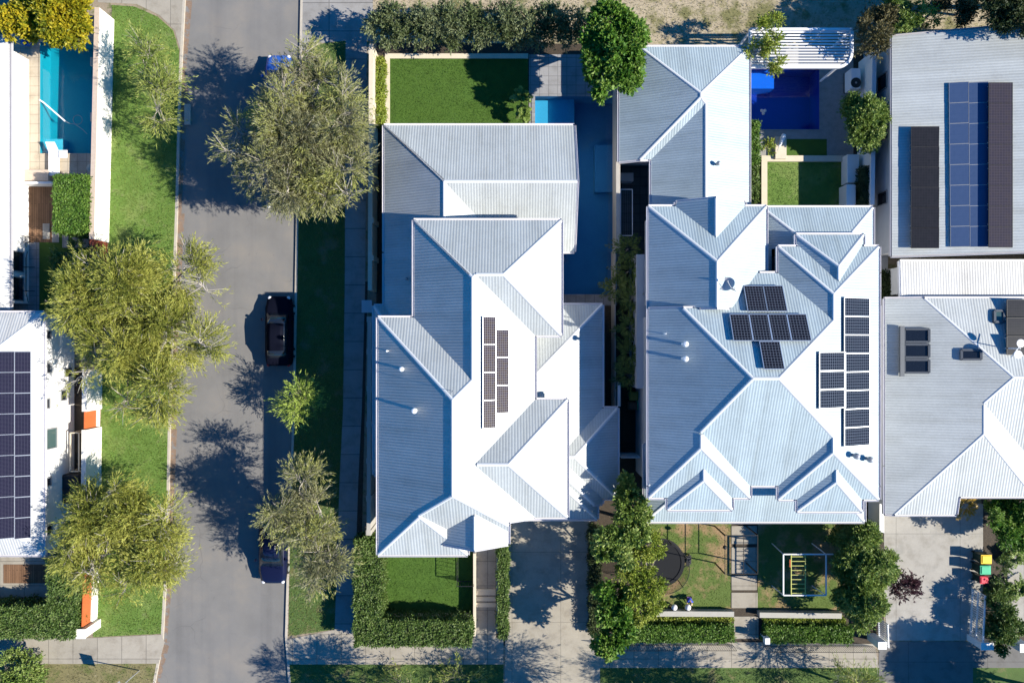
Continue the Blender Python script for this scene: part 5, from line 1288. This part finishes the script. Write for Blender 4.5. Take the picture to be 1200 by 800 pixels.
tree('street_tree', 'spreading olive street tree beside the orange wall panels at lower left', 'tree', (155, 616), lob([(108, 604, 30), (156, 606, 30), (126, 648, 36), (176, 655, 28), (192, 608, 15), (86, 640, 20), (128, 574, 17), (200, 662, 14), (148, 684, 15), (105, 672, 18), (186, 632, 18)], 4.2), 'wispy', LEAF['pep'], MAT['barkp'], 1.8, .17, gt)
tree('street_tree', 'grey-green street tree above the dark navy parked car', 'tree', (366, 604), lob([(354, 566, 20), (322, 598, 20), (344, 600, 24), (376, 598, 22), (366, 632, 28), (380, 655, 22), (350, 632, 20), (372, 676, 14)], 4.4), 'wispy', LEAF['pep2'], MAT['barkp'], 1.7, .17, gt)
tree('young_street_tree', 'small bright young tree alone on the shaded right verge', 'tree', (356, 470), [(352, 473, 13, 2.3, .8), (347, 480, 8, 2.2, .8), (362, 466, 8, 2.3, .8), (354, 462, 8, 2.6, .8), (341, 470, 6, 2., .8)], 'wispy', LEAF['young'], MAT['bark'], 1.1, .05, gt, clump=.5)
tree('weeping_verge_tree', 'narrow wispy verge tree beside the white pool wall', 'tree', (192, 95), [(166, 52, 9, 3.2, .7), (174, 68, 11, 3.4, .7), (180, 88, 13, 3.6, .7), (192, 112, 14, 3.6, .7), (184, 132, 12, 3.4, .7), (198, 98, 9, 3.5, .7), (190, 143, 7, 3.2, .7)], 'wispy', LEAF['weep'], MAT['barkp'], 2.2, .09, gt)
tree('garden_tree', 'yellow-green rounded tree over the top end of the turquoise pool', 'tree', (60, 12), lob([(28, 22, 22), (70, 18, 28), (50, 2, 28), (90, 38, 18), (18, 35, 12), (72, 40, 16), (40, 30, 16)], 3.2, .7), 'broad', LEAF['yel'], MAT['bark'], 1.9, .12)
tree('garden_tree', 'tall bright green tree between the long pool and the rear wing', 'tree', (716, 72), lob([(712, 28, 22), (734, 42, 21), (704, 75, 19), (726, 88, 20), (711, 104, 14), (741, 72, 13), (718, 58, 22), (700, 48, 14)], 5.0, .8), 'broad', LEAF['broad'], MAT['bark'], 2.2, .13)
tree('garden_tree', 'grey-green tree at the top of the leafy strip beside the driveway', 'tree', (728, 606), lob([(738, 572, 13), (744, 600, 14), (736, 590, 18), (722, 625, 20), (742, 618, 18), (708, 640, 14), (726, 655, 14)], 4.4, .8), 'broad', LEAF['round'], MAT['bark'], 2.2, .11)
tree('garden_tree', 'bright green tree at the footpath end of the leafy strip', 'tree', (720, 712), lob([(722, 700, 17), (720, 724, 18), (718, 748, 18), (708, 690, 11), (734, 735, 10), (720, 762, 10)], 3.4, .8), 'broad', LEAF['broad'], MAT['bark'], 2.2, .1)
tree('garden_tree', 'yellowish tree spreading over the trampoline', 'tree', (752, 664), lob([(758, 638, 14), (748, 660, 17), (756, 682, 17), (745, 690, 16), (765, 704, 13), (752, 715, 12), (770, 642, 7), (735, 672, 14)], 3.8, .8), 'fine', LEAF['lime'], MAT['bark'], 2.6, .1)
tree('garden_tree', 'dense green tree between the climbing frame and the grey driveway', 'tree', (1006, 668), lob([(1008, 640, 18), (1024, 665, 18), (1008, 690, 18), (1036, 655, 11), (1020, 712, 16), (1012, 625, 14), (1000, 660, 18)], 3.3, .8) + lob([(1000, 640, 20), (1018, 668, 22), (1002, 692, 20), (1000, 665, 20), (1014, 725, 12), (998, 622, 14), (1004, 712, 14)], 2.0, .9), 'fine', LEAF['round'], MAT['bark'], 4.4, .12)
tree('purple_shrub', 'dark purple shrub leaning over the left edge of the grey driveway', 'shrub', (1048, 682), [(1054, 682, 9, 1.4, .7), (1064, 690, 10, 1.4, .7), (1045, 672, 7, 1.4, .7), (1068, 684, 6, 1.4, .7), (1056, 695, 6, 1.3, .7)], 'olive', LEAF['purple'], MAT['bark'], 1.3, .04, clump=.5)
tree('round_tree', 'round clipped green tree beside the white back wall of the pool deck', 'tree', (1000, 145), [(1010, 140, 21, 2.8, .9), (1009, 126, 17, 2.9, .9), (1012, 158, 17, 2.6, .9), (998, 142, 14, 2.6, .9), (1024, 138, 13, 2.7, .9)], 'fine', LEAF['round'], MAT['bark'], 4.5, .09)
tree('lane_tree', 'brownish tree in the back lane above the pergola corner', 'tree', (1022, 45), lob([(1022, 40, 16), (1034, 26, 15), (1028, 56, 10), (1014, 50, 9), (1014, 30, 12)], 3.6, .8), 'olive', LEAF['brown'], MAT['bark'], 2.2, .09)
tree('lane_tree', 'dark green tree with a bright side in the back lane near the grey house', 'tree', (1052, 30), lob([(1052, 22, 18), (1068, 12, 14), (1045, 5, 14)], 3.6, .8), 'fine', LEAF['round'], MAT['bark'], 2.6, .1)
tree('lane_tree', 'bright lime tree at the top photo edge above the grey house', 'tree', (1080, 25), lob([(1086, 20, 12), (1090, 5, 11)], 3.2, .8), 'fine', LEAF['lime'], MAT['bark'], 1.6, .08)
tree('lane_tree', 'dull brown low tree in the shaded lane at the top photo edge', 'tree', (1120, 18), lob([(1118, 10, 18), (1140, 2, 16), (1105, -8, 14)], 3.0, .7), 'olive', LEAF['brown'], MAT['bark'], 2.0, .08)
tree('lane_tree', 'tall dark tree overhanging the roof at the top right corner', 'tree', (1168, 8), lob([(1175, 12, 18), (1200, 15, 26), (1195, -15, 30), (1235, 10, 34), (1165, -10, 22), (1240, -20, 36)], 5.6, .8), 'olive', LEAF['dark'], MAT['bark'], 1.8, .16)
tree('lane_tree', 'slender light green tree growing through the left end of the pergola', 'tree', (898, 60), [(905, 52, 10, 3.4, .8), (890, 36, 10, 3.3, .8), (912, 76, 8, 3.0, .8), (885, 62, 10, 3.0, .8), (907, 28, 8, 3.0, .8)], 'olive', LEAF['lime'], MAT['bark'], 4.0, .06)
for i, x in enumerate((456, 488, 522, 556, 590, 625, 660)):
    tree('hedge_shrub', f'{ORD[i]} grey-green shrub from the road in the tall hedge row along the back lane', 'shrub', (x + 2, 36), [(x - 8, 32, 15, 2.7, .9), (x + 10, 24, 15, 2.9, .9), (x + 4, 42, 12, 2.3, .9), (x - 4, 18, 12, 2.5, .9), (x + 14, 42, 10, 2.2, .9)], 'olive', LEAF['olive'], MAT['bark'], 1.9, .07, 'hedge row along the back lane', twigs=False)
tree('garden_shrub', 'green leafy shrub mass in front of the right-hand house', 'shrub', (1176, 606), lob([(1158, 606, 11), (1176, 606, 20), (1196, 592, 20), (1176, 628, 11), (1208, 620, 18), (1190, 625, 14)], 2.0, .8), 'fine', LEAF['broad'], MAT['bark'], 5., .08)
tree('garden_shrub', 'rounded olive shrub above the white pier at the lower right', 'shrub', (1170, 715), [(1176, 722, 15, 1.6, .8), (1166, 742, 11, 1.4, .8), (1185, 740, 11, 1.4, .8), (1166, 704, 10, 1.3, .8), (1178, 757, 9, 1.2, .8), (1178, 735, 14, 1.5, .8)], 'fine', LEAF['hedge'], MAT['bark'], 5., .06)
tree('garden_shrub', 'dark shrub between the three bins and the spiky plants', 'shrub', (1168, 675), [(1175, 662, 7, 1.0, .8), (1174, 681, 7, 1.0, .8), (1166, 694, 7, .9, .8)], 'fine', LEAF['hedge'], MAT['bark'], 4., .04)
tree('garden_shrub', 'lime green bush at the corner of the stone ledge by the navy pool', 'shrub', (896, 175), [(897, 175, 9, .9, .8), (890, 168, 6, .8, .8)], 'fine', LEAF['lime'], MAT['bark'], 2., .04)
tree('garden_shrub', 'shaded green shrub beside the stepping stones and the red brick wall', 'shrub', (84, 298), [(80, 297, 11, 1.1, .8), (96, 294, 10, 1.1, .8), (70, 305, 8, .9, .8)], 'fine', LEAF['hedge'], MAT['bark'], 1.6, .05)
tree('verge_bush', 'dark green bush at the bottom left photo corner', 'bush', (25, 788), [(30, 790, 20, 1.4, .8), (8, 783, 17, 1.6, .8), (48, 800, 12, 1.0, .8)], 'fine', LEAF['round'], MAT['bark'], 1.5, .06)
tree('verge_bush', 'pale grassy bush at the bottom edge left of the wide driveway', 'bush', (540, 790), [(538, 792, 14, .9, .7), (525, 797, 9, .8, .7), (552, 797, 9, .8, .7)], 'wispy', LEAF['weep'], MAT['bark'], .6, .04)
tree('verge_bush', 'faint pale bush at the bottom edge below the front hedge corner', 'bush', (468, 797), [(470, 797, 11, .9, .7), (456, 800, 8, .7, .7)], 'wispy', LEAF['weep'], MAT['bark'], .5, .04)
tree('verge_tree', 'wispy pale green tree at the bottom edge near the grey driveway', 'tree', (1000, 806), [(1000, 792, 20, 2.6, .7), (978, 800, 15, 2.4, .7), (1024, 800, 18, 2.4, .7), (1003, 812, 22, 2.8, .7)], 'wispy', LEAF['weep'], MAT['barkp'], .8, .09)
tree('verge_tree', 'unseen tree beyond the bottom edge, there only to shade the wide driveway', 'tree', (700, 830), lob([(688, 844, 30), (720, 854, 34), (700, 876, 36), (740, 850, 26)], 5.0, .7), 'wispy', LEAF['pep2'], MAT['barkp'], .9, .16)  # out of view, stands only for its shadow on the driveway
tree('verge_tree', 'unseen tree beyond the bottom edge, there only to shade the path below the front hedge', 'tree', (478, 840), lob([(480, 852, 30), (450, 858, 28), (505, 858, 26), (475, 881, 30)], 4.6, .7), 'wispy', LEAF['pep2'], MAT['barkp'], .9, .15)  # never in view, included only for a shadow over the path
tree('verge_tree', 'unseen tree beyond the bottom edge, there only to shade the footpath before the play lawn', 'tree', (905, 842), lob([(900, 852, 30), (930, 858, 30), (880, 862, 28), (960, 866, 28)], 4.6, .7), 'wispy', LEAF['pep2'], MAT['barkp'], .9, .15)  # off-frame crown, serves only to cast shade on the footpath
tree('verge_tree', 'unseen tree added past the bottom right corner to shade the verge grass', 'tree', (1255, 815), lob([(1250, 815, 34), (1235, 840, 30), (1275, 840, 34)], 4.2, .7), 'fine', LEAF['round'], MAT['bark'], 1.6, .14)  # added out of view so that its shadow darkens the corner verge
# palms and spiky plants
gp = 'shaded palms in the side passage'
for i, (x, y, z, ln, lab) in enumerate(((736, 292, 2.6, 1.3, 'topmost dark palm in the side passage, beside the pool end'), (737, 318, 2.4, 1.2, 'dark palm second from the top in the side passage'), (722, 336, 2.2, 1.1, 'sunlit arching palm leaning over the pool end corner'), (742, 350, 2.6, 1.3, 'dark palm at the middle of the side passage'), (737, 384, 2.2, 1.2, 'dark palm below the middle of the side passage'), (738, 414, 2.4, 1.3, 'dark palm second from the bins in the side passage'), (736, 440, 2.0, 1.2, 'dark palm nearest the shaded bins in the side passage'))):
    palm('side_palm', lab, (x, y), z, 13, ln, LEAF['palm'], group=gp, tr=.05)
palm('golden_palm', 'golden orange palm at the corner of the right-hand house', (1130, 592), 1.6, 12, 1.15, LEAF['palmo'], tr=.06)
for x, y, z, lab in ((1189, 652, .5, 'spiky plant beside the yellow-lidded bin, topmost of three'), (1193, 690, .5, 'spiky plant against the pale path, middle of three'), (1178, 694, .45, 'spiky plant closest to the picket gate, lowest of three')):
    palm('spiky_plant', lab, (x, y), z, 30, .9, LEAF['round'], cat='plant', group='spiky plants by the bins', trunk=False, ll=.2, lw=.045, tilt=(.1, 1.2))
for x, y, z, lab in ((611, 112, 1.0, 'pale-leaved plant at the corner of the lawn and pool, upper'), (613, 132, 1.0, 'pale-leaved plant at the corner of the lawn and pool, lower')):
    palm('pool_plant', lab, (x, y), z, 16, .75, LEAF['round'], cat='plant', group='pool edge plants', trunk=False, ll=.26, lw=.06, tilt=(.1, 1.3))
# clipped hedges
hedge('hedge', 'tall L-shaped dark hedge round the small front lawn', 'hedge', [[(415, 632), (447, 630), (447, 757), (415, 757)], [(447, 728), (552, 728), (552, 757), (447, 757)]], 1.9, LEAF['hedge'], 420, wob=.14)
hedge('hedge', 'narrow hedge along the left edge of the wide driveway', 'hedge', [[(584, 637), (595, 637), (594, 748), (584, 748)]], 1.2, LEAF['hedge'], 420)
hedge('hedge', 'low clipped hedge at the footpath below the trampoline lawn', 'hedge', [[(738, 734), (860, 734), (860, 752), (738, 752)]], .75, LEAF['hedgel'], 420)
hedge('hedge', 'low clipped hedge at the footpath below the climbing frame', 'hedge', [[(897, 735), (1000, 735), (1000, 753), (897, 753)]], .75, LEAF['hedgel'], 420)
hedge('hedge', 'square clipped hedge block below the turquoise pool', 'hedge', [[(62, 205), (102, 205), (101, 271), (62, 271)]], 2.2, LEAF['hedgel'], 520, L=.11, wob=.04)
hedge('hedge', 'L-shaped green hedge at the left footpath corner', 'hedge', [[(-60, 712), (90, 712), (87, 748), (-60, 748)], [(54, 655), (93, 655), (90, 712), (56, 712)]], 2.0, LEAF['hedge'], 420, wob=.14)
hedge('hedge', 'thin yellow-green plant strip between the pale wall and the back lawn', 'hedge', [[(441, 66), (449, 66), (449, 146), (441, 146)]], 1.0, LEAF['lime'], 420)
hedge('hedge', 'bright hedge strip against the rear wing beside the navy pool', 'hedge', [[(880, 141), (890, 141), (890, 190), (880, 190)]], 1.6, LEAF['hedgel'], 420)
hedge('hedge', 'shaded hedge strip left of the small sunlit back lawn', 'hedge', [[(880, 191), (889, 191), (889, 236), (880, 236)]], 1.0, LEAF['hedge'], 420)
hedge('hedge', 'shaded climbing hedge along the passage beside the pale grey house', 'hedge', [[(1010, 195), (1020, 195), (1020, 240), (1010, 240)]], 1.7, LEAF['dark'], 420)
hedge('hedge', 'small dark hedge in the gap between the grey house and the carport', 'hedge', [[(1035, 318), (1049, 318), (1049, 349), (1035, 349)]], 1.2, LEAF['dark'], 420)
hedge('hedge', 'dark low planting along the right edge of the wide driveway', 'hedge', [[(691, 618), (704, 618), (704, 745), (692, 745)]], .8, LEAF['dark'], 380)
hedge('hedge', 'thin row of low plants right behind the low wall of the trampoline lawn', 'hedge', [[(745, 723), (858, 723), (858, 728), (745, 728)]], .3, LEAF['lime'], 420, core=False)
hedge('hedge', 'thin row of low plants right behind the low wall of the climbing frame', 'hedge', [[(895, 724.5), (990, 724.5), (990, 729.5), (895, 729.5)]], .3, LEAF['lime'], 420, core=False)
# loose grass
grass('grass', [VW], LEAF['blade'], 260)
grass('grass', [VE], LEAF['bladed'], 120); grass('grass', [VE], LEAF['blade'], 160)
grass('grass', [[(457, 69), (619, 69), (619, 160), (457, 160)], [(449, 645), (556, 645), (556, 724), (449, 724)], [(898, 191), (993, 191), (993, 250), (898, 250)]], LEAF['bladet'], 420, h=.05)
grass('grass', [[(762, 612), (857, 612), (857, 714), (762, 714)], [(888, 612), (985, 612), (985, 714), (888, 714)]], LEAF['blade'], 150, h=.06)
grass('grass', [[(437, -40), (1240, -40), (1240, 50), (437, 48)], [(-40, 779), (186, 778), (178, 830), (-40, 830)]], LEAF['bladed'], 90, h=.12)
grass('grass', [[(339, 779), (590, 779), (590, 860), (350, 860)], [(703, 783), (1030, 783), (1030, 860), (703, 860)]], LEAF['blade'], 200)
